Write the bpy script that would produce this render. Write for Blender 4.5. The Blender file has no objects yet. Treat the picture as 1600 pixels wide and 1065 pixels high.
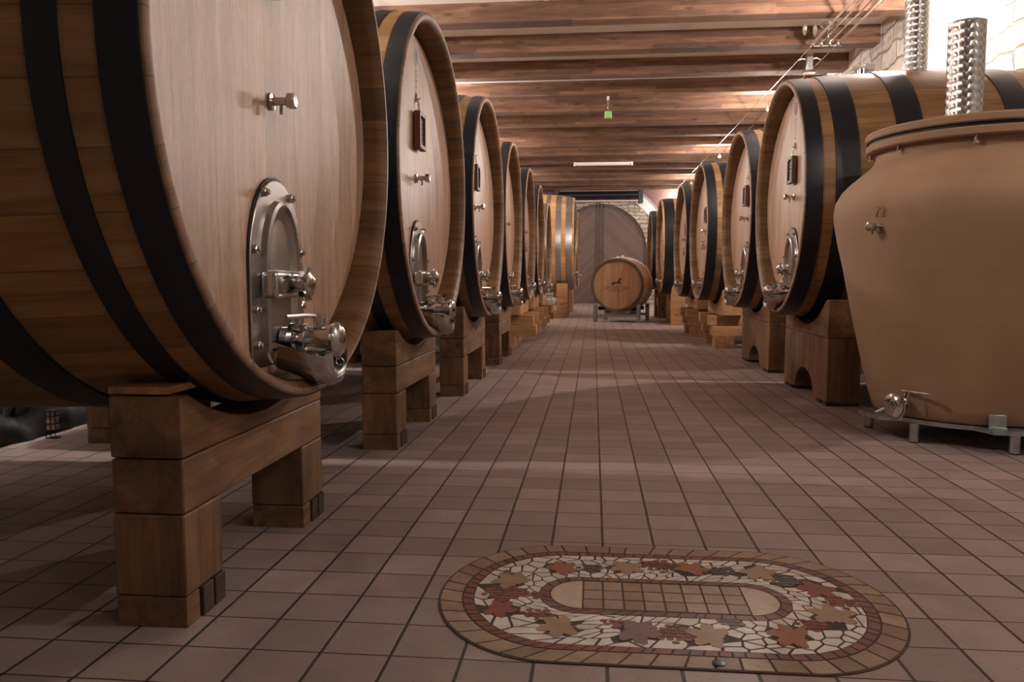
import bpy, math, random
from mathutils import Vector, Matrix, noise as mnoise
R = random.Random(7)
PI = math.pi
scn = bpy.context.scene
COL = scn.collection

# ------------------------------------------------------------------ camera
F_PX = 1255.0
cam_d = bpy.data.cameras.new('camera')
cam = bpy.data.objects.new('camera', cam_d)
COL.objects.link(cam)
scn.camera = cam
cam_d.sensor_width = 36.0
cam_d.sensor_fit = 'HORIZONTAL'
cam_d.lens = 36.0 * F_PX / 1600.0
cam_d.clip_start = 0.05
cam_d.clip_end = 200
# room axis vanishes at (927, 434) in the 1600 x 1065 frame
d = Vector((927 - 800, 434 - 532.5, F_PX)).normalized()      # world +Y in camera axes (x right, y down, z forward)
up = Vector((0, -F_PX, (434 - 532.5))).normalized()          # world +Z
rt = d.cross(up)                                             # world +X
# rows = world axes in cv camera axes -> columns of world matrix
cx_ = Vector((rt[0], d[0], up[0])); cy_ = Vector((rt[1], d[1], up[1])); cz_ = Vector((rt[2], d[2], up[2]))
m = Matrix((( cx_[0], -cy_[0], -cz_[0], 0.0), (cx_[1], -cy_[1], -cz_[1], 0.0), (cx_[2], -cy_[2], -cz_[2], 1.0), (0, 0, 0, 1)))
cam.matrix_world = m

# ------------------------------------------------------------------ world, exposure
w = bpy.data.worlds.new('world'); scn.world = w
w.use_nodes = True
w.node_tree.nodes['Background'].inputs[0].default_value = (1.0, 0.90, 0.84, 1)
w.node_tree.nodes['Background'].inputs[1].default_value = 0.13
vs = scn.view_settings
vs.view_transform = 'Standard'; vs.look = 'None'; vs.gamma = 1.0; vs.use_curve_mapping = False
vs.exposure = 0.0
LAMP_R = [(-1.2, 48), (2.4, 60), (9.25, 320), (15.5, 185), (21.3, 180), (27.3, 130), (31.2, 80)]  # the two lamps nearest the camera are unseen fill, added to brighten the front
LAMP_L = [(3.55, 230), (8.85, 230), (14.2, 190), (19.5, 180), (26.0, 150)]
LAMP_COL = (1.0, 0.89, 0.82)
CABLE_Z = 4.25

# ------------------------------------------------------------------ helpers
def tag(o, label=None, cat=None, group=None, kind=None):
    if label: o['label'] = label
    if cat: o['category'] = cat
    if group: o['group'] = group
    if kind: o['kind'] = kind
    return o

def empty(name, loc, rz=0.0):
    o = bpy.data.objects.new(name, None); COL.objects.link(o)
    o.location = loc; o.rotation_euler = (0, 0, rz); o.empty_display_size = 0.1
    return o

def unit(v):
    v = Vector(v); return v / v.length if v.length > 1e-9 else v

class MB:
    def __init__(s): s.v = []; s.f = []; s.mi = []
    def add(s, vs_, fs_, mi=0):
        b = len(s.v); s.v += [tuple(p) for p in vs_]
        for f in fs_: s.f.append(tuple(i + b for i in f)); s.mi.append(mi)
    def box(s, x0, x1, y0, y1, z0, z1, mi=0, M=None):
        vs_ = [Vector(p) for p in ((x0,y0,z0),(x1,y0,z0),(x1,y1,z0),(x0,y1,z0),(x0,y0,z1),(x1,y0,z1),(x1,y1,z1),(x0,y1,z1))]
        if M is not None: vs_ = [M @ p for p in vs_]
        s.add(vs_, [(0,3,2,1),(4,5,6,7),(0,1,5,4),(1,2,6,5),(2,3,7,6),(3,0,4,7)], mi)
    def lathe(s, o, ax, prof, n=24, mi=0, cap0=True, cap1=True, sy=1.0, sz=1.0):
        # prof: (t along axis, radius)
        o = Vector(o); ax = unit(ax)
        if abs(ax.z) < 0.9: e1 = unit(ax.cross(Vector((0,0,1))))
        else: e1 = Vector((1,0,0))
        e2 = e1.cross(ax) * -1
        vs_ = []; fs_ = []
        for t, r in prof:
            for k in range(n):
                a = 2*PI*k/n
                vs_.append(o + ax*t + e1*(math.cos(a)*r*sy) + e2*(math.sin(a)*r*sz))
        for i in range(len(prof)-1):
            for k in range(n):
                k2 = (k+1) % n
                fs_.append((i*n+k, i*n+k2, (i+1)*n+k2, (i+1)*n+k))
        if cap0: fs_.append(tuple(reversed(range(n))))
        if cap1: fs_.append(tuple(range((len(prof)-1)*n, len(prof)*n)))
        s.add(vs_, fs_, mi)
    def cyl(s, a, b, r, n=16, mi=0, r2=None):
        a = Vector(a); b = Vector(b)
        s.lathe(a, b-a, [(0, r), ((b-a).length, r if r2 is None else r2)], n, mi)
    def tube(s, pts, r, n=8, mi=0):
        pts = [Vector(p) for p in pts]; vs_ = []; fs_ = []
        t0 = unit(pts[1]-pts[0]); nrm = t0.orthogonal().normalized()
        for i, p in enumerate(pts):
            if i == 0: t = unit(pts[1]-pts[0])
            elif i == len(pts)-1: t = unit(pts[-1]-pts[-2])
            else: t = unit(pts[i+1]-pts[i-1])
            nrm = unit(nrm - t*nrm.dot(t)); b = t.cross(nrm)
            rr = r[i] if isinstance(r, (list, tuple)) else r
            for k in range(n):
                a = 2*PI*k/n; vs_.append(p + nrm*(math.cos(a)*rr) + b*(math.sin(a)*rr))
        for i in range(len(pts)-1):
            for k in range(n):
                k2 = (k+1) % n; fs_.append((i*n+k, i*n+k2, (i+1)*n+k2, (i+1)*n+k))
        fs_.append(tuple(reversed(range(n)))); fs_.append(tuple(range((len(pts)-1)*n, len(pts)*n)))
        s.add(vs_, fs_, mi)
    def prism(s, poly, x0, x1, axes='yz', mi=0, M=None):
        # polygon in plane `axes`, extruded along the remaining axis from x0 to x1
        def P(u, v, w_):
            p = {'yz': (w_, u, v), 'xy': (u, v, w_), 'xz': (u, w_, v)}[axes]
            p = Vector(p); return M @ p if M is not None else p
        n = len(poly)
        vs_ = [P(u, v, x0) for u, v in poly] + [P(u, v, x1) for u, v in poly]
        fs_ = [tuple(reversed(range(n))), tuple(range(n, 2*n))] + [(i, (i+1) % n, (i+1) % n + n, i+n) for i in range(n)]
        s.add(vs_, fs_, mi)
    def build(s, name, mat, parent=None, loc=(0,0,0), smooth=35, bevel=0, seg=2, rz=0.0):
        me = bpy.data.meshes.new(name); me.from_pydata(s.v, [], s.f)
        mats = mat if isinstance(mat, (list, tuple)) else [mat]
        for mm in mats: me.materials.append(mm)
        me.polygons.foreach_set('material_index', s.mi)
        me.update()
        import bmesh
        b = bmesh.new(); b.from_mesh(me); bmesh.ops.recalc_face_normals(b, faces=b.faces); b.to_mesh(me); b.free()
        if smooth:
            me.polygons.foreach_set('use_smooth', [True]*len(me.polygons))
            me.set_sharp_from_angle(angle=math.radians(smooth))
        o = bpy.data.objects.new(name, me); COL.objects.link(o)
        o.location = loc; o.rotation_euler = (0, 0, rz)
        if parent is not None: o.parent = parent
        if bevel:
            md = o.modifiers.new('bevel', 'BEVEL'); md.width = bevel; md.segments = seg; md.limit_method = 'ANGLE'; md.angle_limit = math.radians(40)
            md.harden_normals = False
        return o

def children(o): return [c for c in COL.objects if c.parent == o]
def copy_part(o, parent):
    c = o.copy(); COL.objects.link(c); c.parent = parent
    for ch in children(o): copy_part(ch, c)
    return c
def copy_tree(o, loc=None, rz=None):
    c = o.copy(); COL.objects.link(c)
    for ch in children(o): copy_part(ch, c)
    if loc is not None: c.location = loc
    if rz is not None: c.rotation_euler = (0, 0, rz)
    return c

# ------------------------------------------------------------------ material kit
class NT:
    def __init__(s, name):
        s.m = bpy.data.materials.new(name); s.m.use_nodes = True
        s.n = s.m.node_tree.nodes; s.l = s.m.node_tree.links
        s.b = s.n['Principled BSDF']
    def node(s, t, **kw):
        nd = s.n.new(t)
        for k, v in kw.items(): setattr(nd, k, v)
        return nd
    def put(s, sock, v):
        if hasattr(v, 'is_linked') or hasattr(v, 'links'): s.l.new(v, sock)
        else:
            if isinstance(v, tuple) and len(v) == 3 and sock.type == 'RGBA': v = (*v, 1)
            sock.default_value = v
    def math(s, op, a, b=None, c=None):
        nd = s.node('ShaderNodeMath', operation=op)
        s.put(nd.inputs[0], a)
        if b is not None: s.put(nd.inputs[1], b)
        if c is not None: s.put(nd.inputs[2], c)
        return nd.outputs[0]
    def sep(s, v):
        nd = s.node('ShaderNodeSeparateXYZ'); s.put(nd.inputs[0], v); return nd.outputs
    def comb(s, x, y, z=0.0):
        nd = s.node('ShaderNodeCombineXYZ'); s.put(nd.inputs[0], x); s.put(nd.inputs[1], y); s.put(nd.inputs[2], z); return nd.outputs[0]
    def noise(s, v, scale=1.0, detail=4.0, rough=0.55, dist=0.0):
        nd = s.node('ShaderNodeTexNoise'); s.put(nd.inputs['Vector'], v); s.put(nd.inputs['Scale'], scale)
        nd.inputs['Detail'].default_value = detail; nd.inputs['Roughness'].default_value = rough; nd.inputs['Distortion'].default_value = dist
        return nd.outputs['Fac']
    def white(s, v):
        nd = s.node('ShaderNodeTexWhiteNoise', noise_dimensions='3D'); s.put(nd.inputs['Vector'], v); return nd.outputs
    def ramp(s, f, stops):
        nd = s.node('ShaderNodeValToRGB'); s.put(nd.inputs[0], f)
        e = nd.color_ramp.elements
        while len(e) < len(stops): e.new(0.5)
        for i, (p, c) in enumerate(stops):
            e[i].position = p; e[i].color = (*c, 1) if len(c) == 3 else c
        return nd.outputs[0]
    def mr(s, f, a, b, c=0.0, d=1.0):
        nd = s.node('ShaderNodeMapRange'); s.put(nd.inputs[0], f)
        for i, v in enumerate((a, b, c, d)): s.put(nd.inputs[i+1], v)
        return nd.outputs[0]
    def mix(s, f, a, b, mode='MIX'):
        nd = s.node('ShaderNodeMix', data_type='RGBA', blend_type=mode)
        s.put(nd.inputs[0], f); s.put(nd.inputs[6], a); s.put(nd.inputs[7], b); return nd.outputs[2]
    def bump(s, h, strength=0.3, dist=0.01):
        nd = s.node('ShaderNodeBump'); s.put(nd.inputs['Height'], h); nd.inputs['Strength'].default_value = strength; nd.inputs['Distance'].default_value = dist
        s.l.new(nd.outputs[0], s.b.inputs['Normal'])
    def obj(s): return s.node('ShaderNodeTexCoord').outputs['Object']
    def rnd(s): return s.node('ShaderNodeObjectInfo').outputs['Random']
    def set(s, **kw):
        for k, v in kw.items(): s.put(s.b.inputs[k.replace('_', ' ')], v)

def plain(name, col, rough=0.5, metal=0.0, var=0.0, scale=20.0, bump=0.0):
    t = NT(name); t.set(Base_Color=col, Roughness=rough, Metallic=metal)
    if var or bump:
        nz = t.noise(t.obj(), scale, 4)
        if var:
            lo = tuple(c*(1-var) for c in col); hi = tuple(min(1, c*(1+var)) for c in col)
            t.set(Base_Color=t.ramp(nz, [(0.3, lo), (0.7, hi)]))
        if bump: t.bump(nz, bump, 0.005)
    return t.m

def wood_color(t, along, u, v, seed, dark, mid, light, coarse=9.0, plank_id=None, stain=0.0):
    """grain runs along `along`; u and v are the cross coordinates"""
    sd = t.math('MULTIPLY', seed, 37.0)
    if plank_id is not None: sd = t.math('ADD', sd, t.math('MULTIPLY', plank_id, 5.37))
    vec = t.comb(t.math('ADD', t.math('MULTIPLY', along, 0.8), sd), t.math('MULTIPLY', u, coarse), t.math('MULTIPLY', v, coarse))
    big = t.noise(vec, 1.6, 5, 0.6, 0.9)
    fine = t.noise(t.comb(t.math('ADD', t.math('MULTIPLY', along, 4.0), sd), t.math('MULTIPLY', u, coarse*14), t.math('MULTIPLY', v, coarse*14)), 1.0, 3, 0.6)
    f = t.math('ADD', t.math('MULTIPLY', big, 0.72), t.math('MULTIPLY', fine, 0.28))
    c = t.ramp(f, [(0.30, dark), (0.5, mid), (0.70, light)])
    return c, fine, big

def make_barrel_wood(name, dark, mid, light, nst=44, rough=0.45, coat=0.0):
    t = NT(name); x, y, z = t.sep(t.obj())
    ang = t.math('MULTIPLY', t.math('ARCTAN2', z, y), nst/(2*PI))
    idn = t.math('FLOOR', ang); fr = t.math('SUBTRACT', ang, idn)
    rn = t.white(t.comb(idn, 3.0, t.math('MULTIPLY', t.rnd(), 50)))[0]
    c, fine, big = wood_color(t, x, t.math('MULTIPLY', ang, 0.14), 0.0, t.rnd(), dark, mid, light, 9.0, rn)
    c = t.mix(1.0, c, t.ramp(rn, [(0.0, (0.72, 0.70, 0.68)), (1.0, (1.12, 1.08, 1.05))]), 'MULTIPLY')
    edge = t.math('ABSOLUTE', t.math('SUBTRACT', fr, 0.5))
    seam = t.mr(edge, 0.478, 0.497)
    c = t.mix(t.math('MULTIPLY', seam, 0.55), c, (0.05, 0.025, 0.012))
    t.set(Base_Color=c, Roughness=rough)
    t.bump(t.math('SUBTRACT', t.math('MULTIPLY', fine, 0.25), seam), 0.25, 0.003)
    return t.m

def make_head_wood(name, dark, mid, light, width=0.135, rough=0.42):
    t = NT(name); x, y, z = t.sep(t.obj())
    u = t.math('DIVIDE', t.math('ADD', y, 0.05), width)
    idn = t.math('FLOOR', u); fr = t.math('SUBTRACT', u, idn)
    rn = t.white(t.comb(idn, 7.0, t.math('MULTIPLY', t.rnd(), 50)))[0]
    c, fine, big = wood_color(t, z, y, 0.0, t.rnd(), dark, mid, light, 11.0, rn)
    fleck = t.noise(t.comb(t.math('MULTIPLY', z, 9), t.math('MULTIPLY', y, 34), rn), 1.6, 5, 0.7, 1.6)
    c = t.mix(t.mr(fleck, 0.5, 0.70, 0, 0.6), c, light)
    c = t.mix(t.mr(fleck, 0.47, 0.28, 0, 0.6), c, dark)
    c = t.mix(1.0, c, t.ramp(rn, [(0.0, (0.86, 0.84, 0.82)), (1.0, (1.08, 1.06, 1.05))]), 'MULTIPLY')
    edge = t.math('ABSOLUTE', t.math('SUBTRACT', fr, 0.5))
    seam = t.mr(edge, 0.487, 0.498)
    c = t.mix(t.math('MULTIPLY', seam, 0.6), c, (0.10, 0.055, 0.035))
    t.set(Base_Color=c, Roughness=rough)
    t.bump(t.math('SUBTRACT', t.math('MULTIPLY', fine, 0.3), seam), 0.2, 0.002)
    return t.m

def make_timber(name, dark, mid, light, axis='x', rough=0.6, coarse=7.0, dirt=0.0, joint=0.0):
    t = NT(name); xyz = t.sep(t.obj())
    i = 'xyz'.index(axis); o_ = [k for k in range(3) if k != i]
    c, fine, big = wood_color(t, xyz[i], xyz[o_[0]], xyz[o_[1]], t.rnd(), dark, mid, light, coarse)
    # knots
    vor = t.node('ShaderNodeTexVoronoi'); vor.feature = 'F1'
    sc = [3.0, 3.0, 3.0]; sc[i] = 1.0
    t.put(vor.inputs['Vector'], t.comb(*[t.math('MULTIPLY', t.math('ADD', xyz[k], t.math('MULTIPLY', t.rnd(), 9)), sc[k]) for k in range(3)]))
    vor.inputs['Scale'].default_value = 2.2
    kn = t.mr(vor.outputs['Distance'], 0.07, 0.20, 1, 0)
    c = t.mix(t.math('MULTIPLY', kn, 0.6), c, tuple(k*0.35 for k in dark))
    if joint:     # glued lamellas across the section
        zz = t.math('DIVIDE', xyz[2], joint); idn = t.math('FLOOR', zz)
        seg = t.math('FLOOR', t.math('ADD', t.math('DIVIDE', xyz[i], 1.3), t.math('MULTIPLY', t.white(t.comb(idn, 1.0, t.rnd()))[0], 5)))
        rn = t.white(t.comb(idn, seg, t.rnd()))[0]
        c = t.mix(1.0, c, t.ramp(rn, [(0.0, (0.62, 0.6, 0.58)), (1.0, (1.2, 1.15, 1.1))]), 'MULTIPLY')
    if dirt:
        dn = t.noise(t.obj(), 3.3, 5, 0.6)
        c = t.mix(t.mr(dn, 0.45, 0.75, 0, dirt), c, tuple(k*0.25 for k in dark))
    t.set(Base_Color=c, Roughness=rough)
    t.bump(fine, 0.25, 0.003)
    return t.m

M = {}
M['stave'] = make_barrel_wood('oak_staves', (0.16, 0.082, 0.030), (0.31, 0.170, 0.066), (0.43, 0.255, 0.110))
M['stave_pale'] = make_barrel_wood('pale_oak_staves', (0.50, 0.27, 0.10), (0.66, 0.38, 0.16), (0.78, 0.50, 0.25), 40)
M['chime'] = make_barrel_wood('oak_chime_end', (0.24, 0.15, 0.11), (0.36, 0.24, 0.18), (0.46, 0.32, 0.25), 44, 0.5)
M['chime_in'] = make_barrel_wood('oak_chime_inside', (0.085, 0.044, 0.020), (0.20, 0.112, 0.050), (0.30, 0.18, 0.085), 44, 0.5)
M['head'] = make_head_wood('oak_head', (0.27, 0.155, 0.098), (0.42, 0.265, 0.178), (0.56, 0.385, 0.28))
M['head_small'] = make_head_wood('small_cask_head', (0.40, 0.22, 0.11), (0.55, 0.33, 0.18), (0.68, 0.45, 0.28), 0.16)
M['stand'] = make_timber('oak_stand', (0.085, 0.042, 0.020), (0.215, 0.112, 0.052), (0.33, 0.185, 0.092), 'y', 0.6, 7, 0.55)
M['stand_leg'] = make_timber('oak_stand_leg', (0.085, 0.042, 0.020), (0.205, 0.107, 0.050), (0.32, 0.178, 0.088), 'z', 0.6, 7, 0.6)
M['stand_new'] = make_timber('new_timber', (0.30, 0.15, 0.06), (0.46, 0.25, 0.11), (0.60, 0.36, 0.18), 'x', 0.55, 7, 0.1)
M['stand_new_y'] = make_timber('new_timber_crosswise', (0.30, 0.15, 0.065), (0.46, 0.25, 0.12), (0.60, 0.36, 0.19), 'y', 0.55, 7, 0.1)
M['foot'] = make_timber('dark_foot_wood', (0.035, 0.022, 0.016), (0.07, 0.045, 0.032), (0.13, 0.08, 0.055), 'x', 0.7, 7, 0.3)
M['beam'] = make_timber('ceiling_beam_wood', (0.085, 0.043, 0.025), (0.175, 0.094, 0.058), (0.265, 0.152, 0.098), 'x', 0.85, 6, 0.15, 0.06)
M['hoop'] = plain('black_painted_hoop', (0.009, 0.012, 0.018), 0.36, 0.0, 0.3, 40, 0.03)
M['galv'] = plain('galvanised_hoop', (0.55, 0.56, 0.58), 0.36, 1.0, 0.15, 30)
M['steel'] = plain('polished_steel', (0.66, 0.65, 0.64), 0.13, 1.0, 0.06, 12)
M['brushed'] = plain('brushed_steel', (0.52, 0.51, 0.50), 0.27, 1.0, 0.18, 9)
M['galv_frame'] = plain('galvanised_frame', (0.42, 0.44, 0.45), 0.42, 1.0, 0.25, 25)
M['rubber'] = plain('black_rubber', (0.01, 0.01, 0.01), 0.6)
M['slate'] = plain('slate_panel', (0.055, 0.06, 0.07), 0.6, 0, 0.3, 30)
M['chalk'] = plain('chalk', (0.55, 0.57, 0.60), 0.9)
M['frame_wood'] = plain('red_brown_frame', (0.16, 0.055, 0.035), 0.45, 0, 0.25, 20)
M['frame_dark'] = plain('dark_brown_frame', (0.12, 0.07, 0.04), 0.45, 0, 0.25, 20)
M['seal_red'] = plain('red_seal', (0.24, 0.05, 0.06), 0.5, 0, 0.3, 60)
M['seal_grey'] = plain('grey_seal', (0.20, 0.22, 0.20), 0.5, 0, 0.3, 60)
M['brand'] = plain('burnt_brand', (0.05, 0.025, 0.015), 0.7)
M['brand_light'] = plain('faint_brand', (0.22, 0.14, 0.10), 0.7)
M['white_metal'] = plain('white_enamel', (0.75, 0.75, 0.74), 0.4)
M['black_box'] = plain('black_housing', (0.012, 0.016, 0.022), 0.35, 0.2)
M['copper'] = plain('pale_rail', (0.55, 0.40, 0.33), 0.4, 0.3)
M['green'] = plain('green_plastic', (0.33, 0.62, 0.22), 0.45)
M['plaster'] = plain('white_plaster', (0.80, 0.77, 0.76), 0.85, 0, 0.04, 3, 0.05)
M['ceiling'] = plain('ceiling_plaster', (0.88, 0.84, 0.83), 0.85, 0, 0.05, 2, 0.05)
M['mauve'] = plain('mauve_plaster', (0.20, 0.105, 0.095), 0.85, 0, 0.12, 1.5, 0.05)
M['door'] = None

def emis(name, col, st):
    t = NT(name); t.set(Base_Color=(0.8, 0.8, 0.8), Roughness=0.3)
    t.b.inputs['Emission Color'].default_value = (*col, 1); t.b.inputs['Emission Strength'].default_value = st
    return t.m
M['bulb'] = emis('lit_bulb', (1.0, 0.95, 0.92), 60.0)

def make_tile():
    t = NT('terracotta_floor_tiles'); x, y, z = t.sep(t.obj())
    u = t.math('DIVIDE', t.math('SUBTRACT', x, 0.0424), 0.1905); v = t.math('DIVIDE', t.math('SUBTRACT', y, 2.018), 0.1935)
    iu = t.math('FLOOR', u); iv = t.math('FLOOR', v)
    fu = t.math('ABSOLUTE', t.math('SUBTRACT', t.math('SUBTRACT', u, iu), 0.5)); fv = t.math('ABSOLUTE', t.math('SUBTRACT', t.math('SUBTRACT', v, iv), 0.5))
    wob = t.math('MULTIPLY', t.noise(t.obj(), 40, 2), 0.006)
    e1 = t.math('ADD', fu, wob); e2 = t.math('ADD', fv, wob)
    g = t.math('MAXIMUM', t.mr(e1, 0.474, 0.482), t.mr(e2, 0.484, 0.490))
    rn = t.white(t.comb(iu, iv, 2.0))
    base = t.ramp(rn[0], [(0.0, (0.29, 0.230, 0.213)), (0.5, (0.345, 0.272, 0.250)), (1.0, (0.395, 0.315, 0.290))])
    n1 = t.noise(t.obj(), 5.0, 5, 0.6)
    base = t.mix(1.0, base, t.ramp(n1, [(0.3, (0.84, 0.82, 0.80)), (0.7, (1.14, 1.12, 1.10))]), 'MULTIPLY')
    pit = t.noise(t.comb(t.math('MULTIPLY', x, 1.0), t.math('MULTIPLY', y, 1.7), 0), 95, 3, 0.6)
    pm = t.mr(pit, 0.63, 0.69)
    base = t.mix(t.math('MULTIPLY', pm, 0.7), base, (0.05, 0.032, 0.028))
    base = t.mix(g, base, t.ramp(t.noise(t.obj(), 2.0, 3), [(0.35, (0.035, 0.026, 0.022)), (0.65, (0.070, 0.053, 0.045))]))
    t.set(Base_Color=base, Roughness=t.mr(n1, 0.3, 0.7, 0.42, 0.6))
    h = t.math('SUBTRACT', t.math('SUBTRACT', t.math('MULTIPLY', n1, 0.15), t.math('MULTIPLY', pm, 0.3)), g)
    t.bump(h, 0.5, 0.004)
    return t.m
M['tile'] = make_tile()

def make_stone(name, plane, bw=0.62, bh=0.24, c0=(0.42, 0.38, 0.33), c1=(0.62, 0.57, 0.50), mortar=(0.22, 0.19, 0.16)):
    t = NT(name); x, y, z = t.sep(t.obj())
    u, v = {'yz': (y, z), 'xz': (x, z)}[plane]
    n1 = t.noise(t.comb(u, v, 0.3), 1.6, 3, 0.5); n2 = t.noise(t.comb(v, u, 5.3), 1.7, 3, 0.5)
    uu = t.math('ADD', u, t.math('MULTIPLY', n1, 0.5)); vv = t.math('ADD', v, t.math('MULTIPLY', n2, 0.32))
    br = t.node('ShaderNodeTexBrick'); t.put(br.inputs['Vector'], t.comb(uu, vv, 0))
    for k, val in (('Color1', (0, 0, 0, 1)), ('Color2', (1, 1, 1, 1)), ('Mortar', (0.5, 0.5, 0.5, 1)), ('Scale', 1.0), ('Mortar Size', 0.018), ('Mortar Smooth', 0.4), ('Brick Width', bw), ('Row Height', bh)):
        br.inputs[k].default_value = val
    br.offset = 0.43; br.squash = 0.7; br.squash_frequency = 3
    rough_n = t.noise(t.obj(), 7, 6, 0.65)
    c = t.ramp(t.sep(br.outputs['Color'])[0], [(0.0, c0), (1.0, c1)])
    c = t.mix(1.0, c, t.ramp(rough_n, [(0.3, (0.72, 0.70, 0.68)), (0.7, (1.15, 1.13, 1.1))]), 'MULTIPLY')
    c = t.mix(br.outputs['Fac'], c, mortar)
    t.set(Base_Color=c, Roughness=0.9)
    t.bump(t.math('SUBTRACT', t.math('MULTIPLY', rough_n, 0.5), br.outputs['Fac']), 0.8, 0.04)
    return t.m
M['stone_side'] = make_stone('rubble_stone_side', 'yz')
M['stone_back'] = make_stone('rubble_stone_back', 'xz', 0.4, 0.16)

def make_door_mat():
    t = NT('brown_chevron_door_boards'); x, y, z = t.sep(t.obj())
    k = t.math('ADD', z, t.math('ABSOLUTE', x))
    f = t.math('FRACT', t.math('MULTIPLY', k, 6.0)); g = t.mr(t.math('ABSOLUTE', t.math('SUBTRACT', f, 0.5)), 0.46, 0.495)
    rn = t.white(t.comb(t.math('FLOOR', t.math('MULTIPLY', k, 6.0)), 1.0, 1.0))[0]
    n = t.noise(t.comb(t.math('MULTIPLY', k, 30), t.math('MULTIPLY', t.math('SUBTRACT', z, x), 2), 0), 1, 4)
    c = t.ramp(t.math('ADD', t.math('MULTIPLY', n, 0.6), t.math('MULTIPLY', rn, 0.4)), [(0.2, (0.16, 0.105, 0.09)), (0.8, (0.24, 0.165, 0.142))])
    c = t.mix(t.math('MULTIPLY', g, 0.8), c, (0.04, 0.025, 0.022))
    t.set(Base_Color=c, Roughness=0.6); t.bump(g, 0.5, -0.01)
    return t.m
M['door'] = make_door_mat()
M['door_frame'] = plain('brown_door_frame', (0.12, 0.078, 0.066), 0.55, 0, 0.2, 8)

def make_duct():
    t = NT('circle_polished_steel'); x, y, z = t.sep(t.obj())
    a = t.math('MULTIPLY', t.math('ARCTAN2', y, x), 12/(2*PI)); b = t.math('DIVIDE', z, 0.052)
    row = t.math('FLOOR', b)
    fa = t.math('SUBTRACT', t.math('FRACT', a), 0.5); fb = t.math('SUBTRACT', t.math('FRACT', b), 0.5)
    r = t.math('SQRT', t.math('ADD', t.math('MULTIPLY', fa, fa), t.math('MULTIPLY', fb, fb)))
    th = t.math('ARCTAN2', fb, fa)
    hgt = t.math('ADD', t.math('MULTIPLY', t.math('SINE', t.math('MULTIPLY', r, 60.0)), 0.10), t.math('MULTIPLY', t.math('MINIMUM', r, 0.5), -0.45))
    dk = t.mr(t.math('SINE', t.math('MULTIPLY', th, 2.0)), -1, 1, 0.5, 0.85)
    t.set(Base_Color=t.comb(dk, dk, dk), Metallic=1.0, Roughness=t.mr(r, 0.1, 0.5, 0.22, 0.10))
    t.bump(hgt, 0.35, 0.010)
    return t.m
M['duct'] = make_duct()

def make_clay():
    t = NT('amphora_clay'); x, y, z = t.sep(t.obj())
    n1 = t.noise(t.obj(), 2.2, 5, 0.6); n2 = t.noise(t.obj(), 90, 3, 0.6)
    rings = t.noise(t.comb(0, 0, t.math('MULTIPLY', z, 9)), 1, 3)
    f = t.math('ADD', t.math('MULTIPLY', n1, 0.7), t.math('MULTIPLY', rings, 0.3))
    c = t.ramp(f, [(0.3, (0.27, 0.160, 0.092)), (0.55, (0.33, 0.20, 0.118)), (0.75, (0.38, 0.24, 0.148))])
    t.set(Base_Color=c, Roughness=0.75); t.bump(n2, 0.15, 0.003)
    return t.m
M['clay'] = make_clay()

def mos_mat(name, cols, pit=0.3):
    t = NT(name); nz = t.noise(t.obj(), 60, 4, 0.65); big = t.noise(t.obj(), 14, 2)
    at = t.node('ShaderNodeAttribute'); at.attribute_name = 'piece'
    c = t.ramp(at.outputs['Fac'], [(i/(len(cols)-1), k) for i, k in enumerate(cols)])
    c = t.mix(1.0, c, t.ramp(big, [(0.3, (0.85, 0.85, 0.85)), (0.7, (1.12, 1.12, 1.12))]), 'MULTIPLY')
    c = t.mix(t.mr(nz, 0.6, 0.7, 0, pit), c, tuple(k*0.3 for k in cols[0]))
    t.set(Base_Color=c, Roughness=0.5); return t.m
M['m_outer'] = mos_mat('mosaic_travertine', [(0.25,0.165,0.115), (0.31,0.22,0.16), (0.38,0.28,0.20), (0.30,0.20,0.135)], 0.5)
M['m_red'] = mos_mat('mosaic_red_brick', [(0.13,0.075,0.055), (0.20,0.085,0.062), (0.25,0.085,0.065), (0.15,0.11,0.10)])
M['m_white'] = mos_mat('mosaic_white_marble', [(0.62,0.56,0.50), (0.78,0.72,0.65), (0.70,0.66,0.61)], 0.1)
M['m_pale'] = mos_mat('mosaic_pale_travertine', [(0.50,0.39,0.29), (0.58,0.47,0.36)], 0.35)
M['m_grape'] = mos_mat('mosaic_grape_red', [(0.13,0.05,0.04), (0.21,0.075,0.055), (0.27,0.10,0.07)])
M['m_grey'] = mos_mat('mosaic_grape_dark', [(0.09,0.07,0.06), (0.14,0.11,0.09)])
M['m_tan'] = mos_mat('mosaic_leaf_tan', [(0.34,0.22,0.14), (0.40,0.27,0.17)], 0.2)
M['m_orange'] = mos_mat('mosaic_leaf_orange', [(0.32,0.13,0.08), (0.36,0.17,0.10)], 0.3)
M['m_darkred'] = mos_mat('mosaic_leaf_red', [(0.24,0.075,0.055), (0.29,0.10,0.07)], 0.3)
M['m_mauve'] = mos_mat('mosaic_leaf_mauve', [(0.18,0.10,0.09), (0.21,0.13,0.12)], 0.3)
M['m_grout'] = plain('mosaic_grout', (0.075, 0.05, 0.042), 0.8, 0, 0.3, 40)
M['m_drain'] = plain('dark_drain_disc', (0.07, 0.085, 0.08), 0.4, 0.6)

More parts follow.
